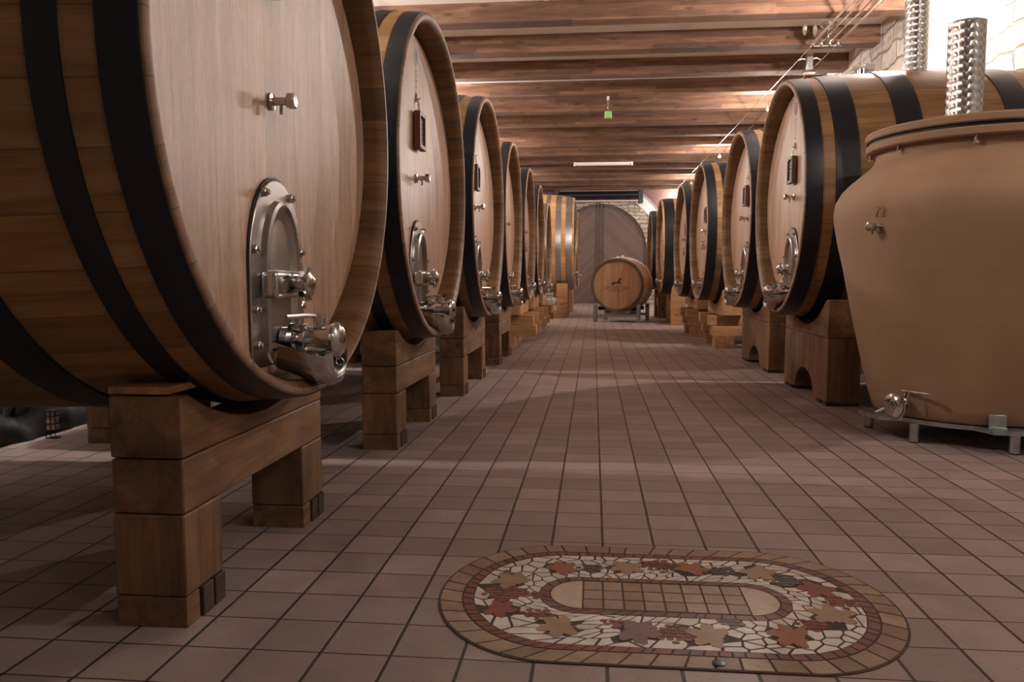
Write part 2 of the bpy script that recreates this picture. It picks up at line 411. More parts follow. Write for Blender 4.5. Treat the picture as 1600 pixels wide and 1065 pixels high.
# ------------------------------------------------------------------ room shell
XL, XR, YB, YF, ZC = -4.1, 4.03, 31.5, -9.0, 4.59
def struct(name, mb, mat, **kw):
    o = mb.build(name, mat, None, **kw); o['kind'] = 'structure'; return o
b = MB(); b.box(XL-0.3, XR+0.3, YF, YB+0.4, -0.15, 0); struct('floor', b, M['tile'], smooth=0)
b = MB(); b.box(XL-0.3, XR+0.3, YF, YB+0.4, ZC, ZC+0.2); struct('ceiling', b, M['ceiling'], smooth=0)
b = MB(); b.box(XL-0.3, XL, YF, YB, 0, ZC); struct('wall_left', b, M['stone_side'], smooth=0)
b = MB(); b.box(XR, XR+0.3, YF, YB, 0, ZC); struct('wall_right', b, M['stone_side'], smooth=0)
b = MB(); b.box(XR-0.06, XR+0.02, 9.75, 11.05, 0, ZC-0.005); struct('trim_1', b, M['plaster'], smooth=0)
# back wall with an arched opening
CX = 0.24
def arch_pts(r, zc, hw, z0, n=28):
    """arch outline from bottom right up and over to bottom left"""
    a0 = math.acos(min(1, hw/r))
    p = [(CX+hw, z0)]
    for i in range(n+1):
        a = a0 + (PI-2*a0)*i/n; p.append((CX+r*math.cos(a), zc+r*math.sin(a)))
    p.append((CX-hw, z0)); return p
def wall_with_arch(outer, inner, y0, y1, mb):
    """band between two open outlines with equal point counts"""
    n = len(outer)
    vs_ = [Vector((x, y, z)) for y in (y0, y1) for pts in (outer, inner) for x, z in pts]
    f = []
    for i in range(n-1):
        f += [(i, i+1, n+i+1, n+i), (2*n+i, 3*n+i, 3*n+i+1, 2*n+i+1), (n+i, n+i+1, 3*n+i+1, 3*n+i), (i, 2*n+i, 2*n+i+1, i+1)]
    mb.add(vs_, f)
def rect_for(pts, x0, x1, z1):
    out = []
    n = len(pts)
    for i, (x, z) in enumerate(pts):
        if i == 0: out.append((x1, 0.0)); continue
        if i == n-1: out.append((x0, 0.0)); continue
        s_ = (i-1)/(n-3)
        hgt = z1; per = [(x1, 0.4), (x1, hgt), (x0, hgt), (x0, 0.4)]
        L = [hgt-0.4, x1-x0, hgt-0.4]; tt = s_*sum(L)
        if tt <= L[0]: out.append((x1, 0.4+tt))
        elif tt <= L[0]+L[1]: out.append((x1-(tt-L[0]), hgt))
        else: out.append((x0, hgt-(tt-L[0]-L[1])))
    return out
big = arch_pts(2.75, 2.05, 2.75, 0)
b = MB(); wall_with_arch(rect_for(big, XL, XR, ZC), big, YB, YB+0.35, b); struct('wall_back', b, M['mauve'], smooth=0)
ir = arch_pts(2.35, 1.95, 2.35, 0)
b = MB(); wall_with_arch(big, ir, YB+0.05, YB+0.35, b); struct('trim_2', b, M['plaster'], smooth=0)
dr = arch_pts(1.80, 2.05, 1.80, 0)
b = MB()
# ragged rubble edge of the stone surround
rg = []
for i, (x, z) in enumerate(ir):
    j = 0.0 if i in (0, len(ir)-1) else R.uniform(-0.06, 0.12)
    vx, vz = x-CX, z-1.95; L = math.hypot(vx, vz); rg.append((x+vx/L*j, z+vz/L*j))
wall_with_arch(rg, dr, YB+0.0, YB+0.3, b); struct('trim_3', b, M['stone_back'], smooth=0)
# double door
b = MB()
dp = arch_pts(1.80, 2.05, 1.80, 0)
b.prism([(x-CX, z) for x, z in dp], YB+0.20, YB+0.26, 'xz')
dor = b.build('door_1', M['door'], None, loc=(CX, 0, 0), smooth=0); dor['kind'] = 'structure'
b = MB()
for s_ in (-0.13, 0.0, 0.13): b.box(s_-0.022, s_+0.022, YB+0.15, YB+0.20, 0, 3.82 - 0.03*abs(s_))
b.build('door_stile', M['door_frame'], dor)
b = MB()
inn = [(x*0.94, (z-2.05)*0.94+2.05 if z > 0 else 0) for x, z in [(x-CX, z) for x, z in dp]]
vs_o = [(x+0, z) for x, z in [(x-CX, z) for x, z in dp]]
CXs = CX; CX = 0
wall_with_arch(vs_o, inn, YB+0.15, YB+0.20, b); CX = CXs
b.build('door_frame', M['door_frame'], dor)
# black roller housing over the door
t = empty('roller_shutter_housing', (0.17, YB-0.25, 3.9))
tag(t, 'long black roller housing with pale lower rail mounted above the arched door', 'roller housing')
b = MB(); b.box(-1.52, 1.52, -0.05, 0.24, 0.10, 0.40); b.build('housing', M['black_box'], t, bevel=0.02)
b = MB(); b.cyl((-1.5, -0.06, 0.25), (1.5, -0.06, 0.25), 0.12, 20); b.build('roller', M['black_box'], t)
b = MB(); b.box(-1.62, 1.62, -0.08, 0.2, 0.0, 0.06); b.box(-1.62, 1.62, 0.0, 0.2, 0.41, 0.45); b.build('rail', M['copper'], t, bevel=0.005)
for s_ in (-1, 1):
    b = MB(); b.box(s_*1.60-0.09, s_*1.60+0.09, -0.12, 0.25, -0.06, 0.47); b.build('end_bracket', M['black_box'], t, bevel=0.01)

# ------------------------------------------------------------------ ceiling beams
lab = {0: 'first ceiling beam at the very top of the photo, mostly cut off', 1: 'broad knotty ceiling beam nearest the top edge of the photo', 2: 'second full ceiling beam, its end reaching the right stone wall', 3: 'third full ceiling beam, right end behind the cable clamp'}
ords = ['zero', 'first', 'second', 'third', 'fourth', 'fifth', 'sixth', 'seventh', 'eighth', 'ninth', 'tenth', 'eleventh', 'twelfth', 'thirteenth', 'fourteenth', 'fifteenth']
beam0 = None
for k in range(16):
    y = 10.73 + 1.44*(k-1)
    if k == 15: y = 30.95
    if beam0 is None:
        b = MB(); b.box(XL, XR, 0, 0.27, -0.26, 0.01); beam0 = b.build('ceiling_beam', M['beam'], None, loc=(0, y, ZC), smooth=0, bevel=0.01); o = beam0
    else:
        o = beam0.copy(); COL.objects.link(o); o.location = (0, y, ZC)
    if k in lab: L = lab[k]
    elif k == 5: L = 'reddish ceiling beam the small green box hangs from'
    elif k == 15: L = 'last ceiling beam, against the back wall over the door arch'
    else: L = '%s full ceiling beam counted from the top of the photo' % ords[k]
    tag(o, L, 'beam', 'wooden ceiling beams across the cellar')
# beams over and behind the camera
for k in range(-12, 0):
    if k % 1: continue
    o = beam0.copy(); COL.objects.link(o); o.location = (0, 10.73 + 1.44*(k-1), ZC)
    tag(o, 'ceiling beam overhead, out of the photo above the camera', 'beam', 'wooden ceiling beams above the camera')

# ------------------------------------------------------------------ cable lighting
def cable(name, xs, y0, y1, z, label):
    for j, x in enumerate(xs):
        b = MB(); b.tube([(x, y0, z), (x, (y0+y1)/2, z-0.01), (x, y1, z)], 0.006, 6)
        o = b.build(name, M['brushed']); tag(o, label % ('inner' if j == 0 else 'outer'), 'cable', 'low voltage lighting cables')
cable('lighting_cable', (3.02, 3.36), -8.9, 31.4, CABLE_Z, '%s of the two thin steel lighting cables along the right wall')
cable('lighting_cable', (-3.02, -3.36), -8.9, 31.4, CABLE_Z, '%s of the two thin steel lighting cables along the left wall')
def make_spot():
    t = empty('cable_spotlight', (0, 0, CABLE_Z))
    b = MB(); b.tube([(-0.17, 0, 0.0), (-0.08, 0, 0.03), (0, 0, -0.02), (0.08, 0, 0.03), (0.17, 0, 0)], 0.009, 6)
    for s_ in (-1, 1): b.box(s_*0.17-0.02, s_*0.17+0.02, -0.03, 0.03, -0.015, 0.015)
    b.build('crossbar', M['steel'], t)
    b = MB(); b.cyl((0, 0, -0.02), (0, 0, -0.09), 0.012, 8); b.lathe((0, 0, -0.09), (0, 0, -1), [(0, 0.02), (0.03, 0.03), (0.07, 0.05), (0.072, 0.046), (0.04, 0.03)], 16, cap1=False); b.build('reflector', M['steel'], t)
    b = MB(); b.lathe((0, 0, -0.12), (0, 0, -1), [(0, 0.012), (0.015, 0.028), (0.035, 0.032), (0.055, 0.022), (0.062, 0.004)], 14); b.build('bulb', M['bulb'], t)
    return t
spot0 = make_spot()
first = True
names_r = {15.5: 'lit cable spotlight above the second barrel of the right row', 21.3: 'brightest lit cable spotlight beside the right row, fourth from the door end', 27.3: 'starry lit cable spotlight right of the hanging tube lamp', 31.2: 'small lit cable spotlight nearest the back wall, right side', 9.25: 'lit cable spotlight beside the rod bundle at the top right'}
def place_spot(x, y, pw, label, grp):
    global first
    if first: o = spot0; first = False
    else: o = copy_tree(spot0)
    o.location = (x, y, CABLE_Z); tag(o, label, 'spotlight', grp)
    ld = bpy.data.lights.new('spotlight_light', 'POINT'); ld.energy = pw; ld.color = LAMP_COL; ld.shadow_soft_size = 0.045
    lo = bpy.data.objects.new('spotlight_light', ld); COL.objects.link(lo); lo.parent = o; lo.location = (0, 0, -0.25)
for y, pw in LAMP_R:
    place_spot(3.19, y, pw, names_r.get(y, 'added fill light on the right cable, overhead near the camera, out of the photo' if y > 0 else 'added fill light on the right cable, behind the camera, out of the photo'), 'cable spotlights on the right')
lcount = 0
for y, pw in LAMP_L:
    lcount += 1
    place_spot(-3.19, y, pw, 'left cable spotlight hidden behind the left barrels, %s from the front' % ords[lcount], 'cable spotlights on the left')
# rod bundle of the cable system
t = empty('cable_tensioner_rods', (3.19, 9.6, CABLE_Z)); tag(t, 'bundle of four bright metal rods on the lighting cable, top right', 'light fitting')
for j in range(4):
    x = -0.17 + 0.113*j
    b = MB(); b.cyl((x, 0.2, 0.015), (x, 2.25, 0.015), 0.011, 8); b.build('rod', M['copper'] if j in (0, 3) else M['steel'], t)
for yy in (0.2, 2.25):
    b = MB(); b.box(-0.21, 0.21, yy-0.02, yy+0.02, -0.03, 0.0)
    for j in range(4): b.lathe((-0.17+0.113*j, yy, -0.03), (0, 0, 1), [(0, 0.02), (0.02, 0.034), (0.06, 0.034), (0.08, 0.02)], 10)
    b.build('end_clamp', M['steel'], t)
for j in range(4):
    b = MB(); b.lathe((-0.17+0.113*j, 0.14, 0.01), (0, -0.6, -0.6), [(0, 0.015), (0.02, 0.03), (0.045, 0.03), (0.06, 0.01)], 12); b.build('bulb', M['bulb'], t)
# unlit transformer hanging between the cables
t = empty('cable_transformer', (3.19, 12.7, CABLE_Z)); tag(t, 'small unlit grey fitting hung between the lighting cables above the first right barrel', 'light fitting')
b = MB(); b.box(-0.05, 0.05, -0.05, 0.05, -0.16, 0.10); b.build('body', M['brushed'], t, bevel=0.01)
b = MB(); b.tube([(-0.17, 0, 0), (-0.1, 0, 0.02), (0, 0, 0.0), (0.1, 0, 0.03), (0.17, 0, 0)], 0.012, 6); b.box(-0.09, 0.09, -0.06, 0.06, -0.19, -0.16); b.build('bracket', M['steel'], t)
t = empty('ceiling_lamp_canopy', (3.05, 11.2, ZC-0.26)); tag(t, 'small grey disc canopy under a beam beside the cable rods', 'light fitting')
b = MB(); b.lathe((0, 0, 0), (0, 0, -1), [(0, 0.10), (0.03, 0.10), (0.06, 0.06), (0.07, 0.01)], 20); b.build('disc', M['brushed'], t)
b = MB(); b.cyl((0, 0, -0.06), (0, 0, -0.18), 0.012, 8); b.build('stem', M['steel'], t)
for k, (x, y) in enumerate(((2.93, 11.95), (3.08, 12.0))):
    b = MB(); b.lathe((0, 0, 0), (0, 0, -1), [(0, 0.015), (0.05, 0.03), (0.12, 0.028), (0.16, 0.012)], 12)
    o = b.build('cable_hanger', M['white_metal'], loc=(x, y, 4.56)); tag(o, 'small white cable hanger fixed near the second beam, the %s of the pair' % ('left' if k == 0 else 'right'), 'hanger')

def tube_lamp(x0, x1, y, z, lbl):
    t = empty('tube_lamp', ((x0+x1)/2, y, z)); tag(t, lbl, 'tube lamp')
    L = (x1-x0)/2
    b = MB(); b.box(-L, L, -0.045, 0.045, 0.0, 0.045); b.build('housing', M['white_metal'], t, bevel=0.01)
    b = MB(); b.lathe((-L+0.04, 0, -0.015), (1, 0, 0), [(0, 0.03), (2*L-0.08, 0.03)], 12, sy=1.5); b.build('diffuser', M['white_metal'], t)
    for s_ in (-1, 1):
        b = MB(); b.box(s_*L-0.03, s_*L+0.03, -0.05, 0.05, -0.05, 0.05); b.build('end_cap', M['white_metal'], t, bevel=0.008)
        b = MB(); b.tube([(s_*L*0.72, 0, 0.045), (s_*L*0.72, 0, ZC-0.26-z if y > 15 else ZC-z)], 0.008, 6); b.box(s_*L*0.72-0.02, s_*L*0.72+0.02, -0.03, 0.03, 0.04, 0.075); b.build('hanger', M['steel'], t)
tube_lamp(-0.53, 1.02, 22.38, 4.10, 'white fluorescent tube lamp hanging under the beams at mid cellar')
tube_lamp(-0.60, 1.05, 10.05, 4.42, 'tube lamp on the white ceiling at the top edge of the photo')
# green box
t = empty('hanging_green_box', (0.25, 15.18, 3.925)); tag(t, 'small green box hanging by a chain from a ceiling beam', 'hanging box')
b = MB(); b.box(-0.065, 0.065, -0.05, 0.05, 0.0, 0.13); b.build('box', M['green'], t, bevel=0.015)
b = MB()
for j in range(6):
    zz = 0.13+0.045*j; b.tube([(0.012*math.cos(a)*(1 if j % 2 else 0.3), 0.012*math.cos(a)*(0.3 if j % 2 else 1), zz+0.028+0.031*math.sin(a)) for a in [2*PI*i/8 for i in range(9)]], 0.007, 5)
b.build('chain', M['steel'], t)
b = MB(); b.box(-0.03, 0.02, -0.015, 0.015, 0.33, 0.406); b.build('clamp', M['white_metal'], t, bevel=0.005)

# ------------------------------------------------------------------ barrel fittings (local: +x towards the aisle, z relative to barrel axis)
def arch_poly(hw, zt, zb, zs, n=20, hb=None):
    """closed arch polygon in (y, z): straight sides from zb to zs, elliptical top to zt"""
    hb = hb or hw
    p = [(hb, zb)]
    for i in range(n+1):
        a = PI*i/n; p.append((hw*math.cos(a), zs+(zt-zs)*math.sin(a)))
    p.append((-hb, zb)); return p

def ring_between(mb, P0, x0, P1, x1, mi=0):
    n = len(P0)
    vs_ = [(x0, y, z) for y, z in P0] + [(x1, y, z) for y, z in P1]
    mb.add(vs_, [(i, (i+1) % n, n+(i+1) % n, n+i) for i in range(n)], mi)

def fit_hatch(root, xh):
    """steel manhole door on the head face at x = xh"""
    out = arch_poly(0.240, -0.252, -0.895, -0.56)
    b = MB(); b.prism(out, xh-0.002, xh+0.014, 'yz')
    door = b.build('manhole_door', M['brushed'], root, bevel=0.004)
    b = MB(); g = arch_poly(0.248, -0.244, -0.899, -0.56); b.prism(g, xh-0.003, xh+0.006, 'yz'); b.build('gasket', M['rubber'], door)
    # pressed dish: raised ridge with sunk centre
    b = MB()
    Ps = [(arch_poly(0.160, -0.322, -0.845, -0.56), xh+0.012), (arch_poly(0.154, -0.328, -0.845, -0.56), xh+0.034), (arch_poly(0.140, -0.340, -0.845, -0.56), xh+0.040),
          (arch_poly(0.122, -0.357, -0.845, -0.56), xh+0.034), (arch_poly(0.095, -0.39, -0.845, -0.58), xh+0.018), (arch_poly(0.03, -0.52, -0.845, -0.62), xh+0.015)]
    for (p0, x0), (p1, x1) in zip(Ps, Ps[1:]): ring_between(b, p0, x0, p1, x1)
    n = len(Ps[-1][0]); b.add([(Ps[-1][1], y, z) for y, z in Ps[-1][0]], [tuple(range(n))])
    b.build('pressed_dish', M['brushed'], door, smooth=60)
    for (y, z) in ((-0.12, -0.305), (0.12, -0.305), (-0.205, -0.50), (0.205, -0.50), (-0.205, -0.70), (0.205, -0.70), (-0.20, -0.82), (0.20, -0.82)):
        b = MB(); b.lathe((xh+0.012, y, z), (1, 0, 0), [(0, 0.017), (0.012, 0.017), (0.014, 0.011), (0.022, 0.011), (0.024, 0.007)], 6); b.build('bolt', M['steel'], door, smooth=20)
    # clamp bar box
    b = MB(); b.box(xh+0.013, xh+0.075, -0.17, 0.14, -0.665, -0.570); b.build('clamp_bar', M['steel'], door, bevel=0.018, seg=3)
    b = MB()
    b.lathe((xh+0.073, 0.02, -0.617), (1, 0, 0), [(0, 0.020), (0.016, 0.020), (0.018, 0.046), (0.034, 0.050), (0.050, 0.044), (0.060, 0.025), (0.063, 0.01)], 18)
    for q in range(5):
        a = 2*PI*q/5; b.cyl((xh+0.106, 0.02, -0.617), (xh+0.106, 0.02+0.060*math.cos(a), -0.617+0.060*math.sin(a)), 0.013, 8)
    b.build('star_knob', M['steel'], door)
    return door

def fit_valve(root, xh, z=-0.815, bulge=True):
    v = MB()
    # flange on the door, body, rings
    v.lathe((xh, 0.01, z), (1, 0, 0), [(0, 0.045), (0.03, 0.045), (0.032, 0.060), (0.05, 0.060), (0.052, 0.036), (0.075, 0.036), (0.077, 0.058), (0.092, 0.058), (0.094, 0.05), (0.10, 0.047), (0.168, 0.047), (0.172, 0.056), (0.186, 0.056), (0.188, 0.045)], 24)
    vb = v.build('drain_valve', M['steel'], root)
    v = MB(); v.lathe((xh+0.186, 0.01, z), (1, 0, 0), [(0, 0.060), (0.012, 0.066), (0.022, 0.062), (0.034, 0.045), (0.042, 0.02), (0.044, 0.004)], 24); v.build('valve_cap', M['steel'], vb)
    v = MB(); v.tube([(xh+0.195, 0.01+0.06*math.cos(a), z+0.06*math.sin(a)) for a in [PI*0.5+i*0.2*PI for i in range(11)]], 0.006, 6)
    v.tube([(xh+0.20+0.014*math.sin(a), 0.03, z-0.066+0.014*math.cos(a)-0.014) for a in [2*PI*i/10 for i in range(11)]], 0.004, 6)
    v.build('cap_clip', M['steel'], vb)
    v = MB(); v.cyl((xh+0.135, 0.01, z+0.04), (xh+0.135, 0.01, z+0.085), 0.020, 12); v.cyl((xh+0.135, 0.01, z+0.075), (xh+0.135, 0.01, z+0.095), 0.026, 6)
    v.tube([(xh+0.145, 0.01, z+0.083), (xh+0.10, -0.03, z+0.088), (xh+0.05, -0.085, z+0.085)], [0.010, 0.008, 0.011], 8)
    v.build('lever', M['steel'], vb)
    v = MB(); v.cyl((xh+0.06, 0.01, z+0.045), (xh+0.06, 0.01, z+0.075), 0.016, 10); v.cyl((xh+0.10, 0.01, z-0.04), (xh+0.10, 0.01, z-0.075), 0.022, 10); v.build('side_port', M['steel'], vb)
    return vb

def fit_chute(root, xh, z=-0.92):
    """curved drip spout under the valve"""
    b = MB(); n = 14; L = [(xh+0.0, 0.13, z+0.02), (xh+0.06, 0.125, z+0.0), (xh+0.12, 0.115, z-0.025), (xh+0.18, 0.10, z-0.035), (xh+0.21, 0.085, z-0.02)]
    for th in (0.0, 0.004):
        pass
    vs_ = []
    for lay in (0.0, 0.004):
        for x, r, zz in L:
            for i in range(n+1):
                a = PI + PI*i/n; vs_.append((x, 0.01+(r-lay)*math.cos(a), zz+0.09+(0.115-lay)*math.sin(a)))
    m_ = n+1; k = len(L)*m_; f = []
    for j in range(len(L)-1):
        for i in range(n):
            f.append((j*m_+i, j*m_+i+1, (j+1)*m_+i+1, (j+1)*m_+i)); f.append((k+j*m_+i, k+(j+1)*m_+i, k+(j+1)*m_+i+1, k+j*m_+i+1))
    for i in range(n): f.append((i, k+i, k+i+1, i+1)); e = (len(L)-1)*m_; f.append((e+i, e+i+1, k+e+i+1, k+e+i))
    for j in range(len(L)-1): f.append((j*m_, (j+1)*m_, k+(j+1)*m_, k+j*m_)); f.append((j*m_+n, k+j*m_+n, k+(j+1)*m_+n, (j+1)*m_+n))
    b.add(vs_, f); return b.build('drip_spout', M['steel'], root, smooth=60)

def fit_tap(root, xh, z=0.0, y=0.0):
    b = MB(); b.lathe((xh, y, z), (1, 0, 0), [(0, 0.030), (0.006, 0.030), (0.009, 0.014), (0.060, 0.014)], 18)
    tp = b.build('sampling_tap', M['steel'], root)
    b = MB(); b.lathe((xh+0.058, y, z), (1, 0, 0), [(0, 0.024), (0.004, 0.028), (0.026, 0.028), (0.030, 0.022)], 6); b.build('hex_knob', M['steel'], tp, smooth=20)
    b = MB(); b.cyl((xh+0.035, y, z-0.010), (xh+0.035, y, z-0.045), 0.006, 8); b.build('nozzle', M['steel'], tp)
    return tp

def disc_pts(rf, n=48): return [(rf*math.cos(2*PI*i/n), rf*math.sin(2*PI*i/n)) for i in range(n)]

def scribble(mb, x, y0, y1, z, amp, rr, th):
    n = 14; last = None
    for i in range(n):
        yy = y0+(y1-y0)*i/(n-1); zz = z+rr.uniform(-amp, amp)
        if last and rr.random() > 0.12:
            dy, dz = yy-last[0], zz-last[1]; L = math.hypot(dy, dz); ny, nz = -dz/L*th, dy/L*th
            mb.add([(x, last[0]-ny, last[1]-nz), (x, yy-ny, zz-nz), (x, yy+ny, zz+nz), (x, last[0]+ny, last[1]+nz)], [(0, 1, 2, 3)])
        last = (yy, zz)

DISH = 0.045         # the head boards bow inwards across the middle
HEAD_D = 0.105      # depth of the head inside the chime
def barrel(name, x, y, side, a, bb, zc, L, hoops, label, group, hoop_mat='hoop', fit='hatch', seal=None, bulge=0.06, rim=0.062, stave='stave', head='head', marks=True, seed=1, taps=(0.0,)):
    """large cask: head plane at x=0 local, body towards -x; side=+1 left row (faces +X), -1 right row"""
    root = empty(name, (x, y, 0), 0 if side > 0 else PI)
    tag(root, label, 'barrel', group)
    N = 96
    def rad(t): # t = distance behind the head plane
        u = (t-L/2)/(L/2); return 1+bulge*(1-u*u)
    def ell(t, inset=0.0):
        k = rad(t); return [((a*k-inset)*math.cos(2*PI*i/N), (bb*k-inset)*math.sin(2*PI*i/N)) for i in range(N)]
    b = MB()
    secs = [(0.008, 0.0)] + [(L*i/24, 0.0) for i in range(1, 24)] + [(L-0.008, 0.0)]
    seq = [(HEAD_D+0.09, rim*1.15, 0), (HEAD_D*0.5, rim*0.95, 0), (0.030, rim*0.90, 0), (0.0, rim*0.42, 1), (0.0, 0.006, 1), (0.006, 0.0, 0)] + [(t_, 0.0, 0) for t_, _ in secs[1:-1]] + [(L-0.006, 0.0, 0), (L, 0.010, 1), (L, rim*0.78, 1), (L-0.002, rim*0.85, 0), (L-HEAD_D-0.09, rim*1.15, 0)]
    vs_ = []; f = []; mi = []
    for t_, ins, _ in seq: vs_ += [(-t_, yy, zz) for yy, zz in ell(t_, ins)]
    for i in range(len(seq)-1):
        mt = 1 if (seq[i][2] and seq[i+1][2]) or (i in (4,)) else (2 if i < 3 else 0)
        for k in range(N):
            k2 = (k+1) % N; b.f.append((i*N+k, i*N+k2, (i+1)*N+k2, (i+1)*N+k)); b.mi.append(mt)
    b.v = vs_
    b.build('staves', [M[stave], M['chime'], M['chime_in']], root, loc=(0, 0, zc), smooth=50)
    # heads, slightly dished, with a bevelled border
    for back in (0, 1):
        hb = MB(); xh = -HEAD_D if not back else -(L-HEAD_D)
        sg = 1 if not back else -1
        ra, rb = a*rad(HEAD_D)-rim*1.0, bb*rad(HEAD_D)-rim*1.0
        vs_ = []; rs = [(1.0, -0.02), (0.985, 0.0), (0.965, 0.008), (0.96, 0.008), (0.8, 0.006), (0.6, 0.004), (0.4, 0.002), (0.2, 0.0), (0.05, 0.0)]
        for r_, dx in rs: vs_ += [(sg*(dx-DISH*(1-(r_*math.cos(2*PI*i/N))**2)), ra*r_*math.cos(2*PI*i/N), rb*r_*math.sin(2*PI*i/N)) for i in range(N)]
        for i in range(len(rs)-1):
            for k in range(N):
                k2 = (k+1) % N; hb.f.append((i*N+k, i*N+k2, (i+1)*N+k2, (i+1)*N+k)); hb.mi.append(0)
        hb.f.append(tuple(range((len(rs)-1)*N, len(rs)*N))); hb.mi.append(0); hb.v = vs_
        hb.build('head', M[head], root, loc=(xh, 0, zc), smooth=40)
    # hoops
    for (t0, t1) in hoops:
        h = MB(); vs_ = []
        sq = [(t0, -0.004), (t0, 0.007), (t0+(t1-t0)*0.5, 0.009), (t1, 0.007), (t1, -0.004)]
        for t_, up_ in sq: vs_ += [(-t_, yy, zz) for yy, zz in ell(t_, -up_)]
        for i in range(len(sq)-1):
            for k in range(N):
                k2 = (k+1) % N; h.f.append((i*N+k, i*N+k2, (i+1)*N+k2, (i+1)*N+k)); h.mi.append(0)
        h.v = vs_
        hp = h.build('hoop', M[hoop_mat], root, loc=(0, 0, zc), smooth=50)
        # rivets at the lap joint on top
        rv = MB()
        for q in range(3):
            an = PI/2 + 0.03*(q-1)
            k = rad((t0+t1)/2); rv.lathe((-(t0+t1)/2, (a*k+0.008)*math.cos(an), (bb*k+0.008)*math.sin(an)), (0, math.cos(an), math.sin(an)), [(0, 0.010), (0.006, 0.009), (0.009, 0.003)], 8)
        if t0 < 0.1: rv.build('rivets', M[hoop_mat], hp)
    # head fittings hang on an intermediate level-free frame: children at the barrel axis height
    made = []
    xh = -HEAD_D-DISH+0.004
    if fit == 'hatch':
        made += [fit_hatch(root, xh), fit_valve(root, xh+0.02), fit_chute(root, xh+0.02)]
    elif fit == 'small':
        made += [fit_valve(root, xh, -0.77)]
        for (yy, zz) in ((0.0, -0.22),):
            g = MB(); g.lathe((xh, yy, zz), (1, 0, 0), [(0, 0.05), (0.012, 0.05), (0.014, 0.028), (0.05, 0.028), (0.052, 0.04), (0.085, 0.04), (0.09, 0.02)], 16)
            g.cyl((xh+0.06, yy, zz), (xh+0.06, yy, zz+0.085), 0.010, 8); g.cyl((xh+0.03, yy, zz+0.085), (xh+0.09, yy, zz+0.085), 0.010, 8)
            made.append(g.build('racking_valve', M['steel'], root))
        g = MB(); g.prism([(-0.11, -0.66), (0.11, -0.66), (0.14, -0.48), (0.09, -0.44), (-0.09, -0.44), (-0.14, -0.48)], xh-0.002, xh+0.02, 'yz'); made.append(g.build('wooden_hatch', M['stand_new_y'], root, bevel=0.004))
        g = MB(); g.add([(xh+0.02, -0.10, -0.55), (xh+0.02, 0.10, -0.55), (xh+0.12, 0.05, -0.63), (xh+0.12, -0.05, -0.63), (xh+0.02, -0.10, -0.64), (xh+0.02, 0.10, -0.64), (xh+0.12, 0.05, -0.645), (xh+0.12, -0.05, -0.645)],
                        [(0,1,2,3),(4,7,6,5),(0,3,7,4),(1,5,6,2),(3,2,6,7),(0,4,5,1)]); made.append(g.build('hatch_wedge', M['stand_new_y'], root))
    for tz in taps: made.append(fit_tap(root, xh, tz+0.02))
    rr = random.Random(seed)
    if seal:
        s_ = MB(); s_.lathe((xh, 0.0, 0.77*bb/0.98), (1, 0, 0), [(0, 0.055), (0.004, 0.055), (0.005, 0.05)], 28)
        so = s_.build('head_seal', M[seal], root); made.append(so)
        s_ = MB()
        for q in range(5): scribble(s_, xh+0.0065, -0.03, 0.03, 0.77*bb/0.98-0.03+0.015*q, 0.005, rr, 0.0014)
        made_s = s_.build('seal_lettering', M['chalk'] if seal == 'seal_red' else M['slate'], so)
    if marks:
        s_ = MB()
        for q in range(6): scribble(s_, xh+0.004, -0.018, 0.022, 0.53+0.033*q, 0.010, rr, 0.0022)
        made.append(s_.build('stamped_marks', M['brand_light'], root))
    for o in made: o.location.z += zc
    return root

def slate(root, bx, by, side, zc, label, frame='frame_wood', tilt=0.0):
    """framed slate board hung from a hook on the head"""
    xh = bx - side*(HEAD_D+DISH-0.006)
    t = empty('slate_board', (xh, by, zc+0.20), 0 if side > 0 else PI); tag(t, label, 'slate board', 'framed slate boards on the barrel heads')
    b = MB(); W, Hh, fw = 0.092, 0.23, 0.028
    b.box(0.005, 0.045, -W, -W+fw, 0, Hh); b.box(0.005, 0.045, W-fw, W, 0, Hh); b.box(0.005, 0.045, -W+fw, W-fw, 0, fw); b.box(0.005, 0.045, -W+fw, W-fw, Hh-fw, Hh)
    b.build('frame', M[frame], t, bevel=0.003)
    b = MB(); b.box(0.007, 0.030, -W+fw-0.002, W-fw+0.002, fw-0.002, Hh-fw+0.002); sl = b.build('slate_panel', M['slate'], t)
    b = MB(); rr = random.Random(int(by*10))
    for q in range(6): scribble(b, 0.0312, -W+fw+0.012, W-fw-0.012-rr.uniform(0, 0.02), fw+0.022+0.031*q, 0.009, rr, 0.0028)
    b.build('chalk_marks', M['chalk'], sl)
    b = MB(); b.tube([(0.02, -0.035, Hh), (0.012, 0.0, Hh+0.085), (0.02, 0.035, Hh)], 0.003, 6); b.build('cord', M['brushed'], t)
    b = MB(); b.tube([(0.0, 0, Hh+0.09), (0.02, 0, Hh+0.085), (0.025, 0, Hh+0.095)], 0.004, 6); b.box(-0.002, 0.006, -0.012, 0.012, Hh+0.07, Hh+0.12); b.build('hook', M['steel'], t)
    return t

# ------------------------------------------------------------------ stands
def saddle_profile(y0, y1, zbot, ztop, a, bb, zc, k=1.03, n=26, flat=0.05):
    """beam outline with a concave top that follows the barrel"""
    A, B = a*k, bb*k
    top = []
    ztop = min(ztop, zc - B*math.sqrt(max(0, 1-((y1-flat)/A)**2)) - 0.012)
    for i in range(n+1):
        y = y0+flat + (y1-y0-2*flat)*i/n
        zz = zc - B*math.sqrt(max(0, 1-(y/A)**2))
        top.append((y, min(ztop, zz-0.012)))
    p = [(y0, zbot), (y1, zbot), (y1, ztop)] + [q for q in reversed(top)] + [(y0, ztop)]
    return p

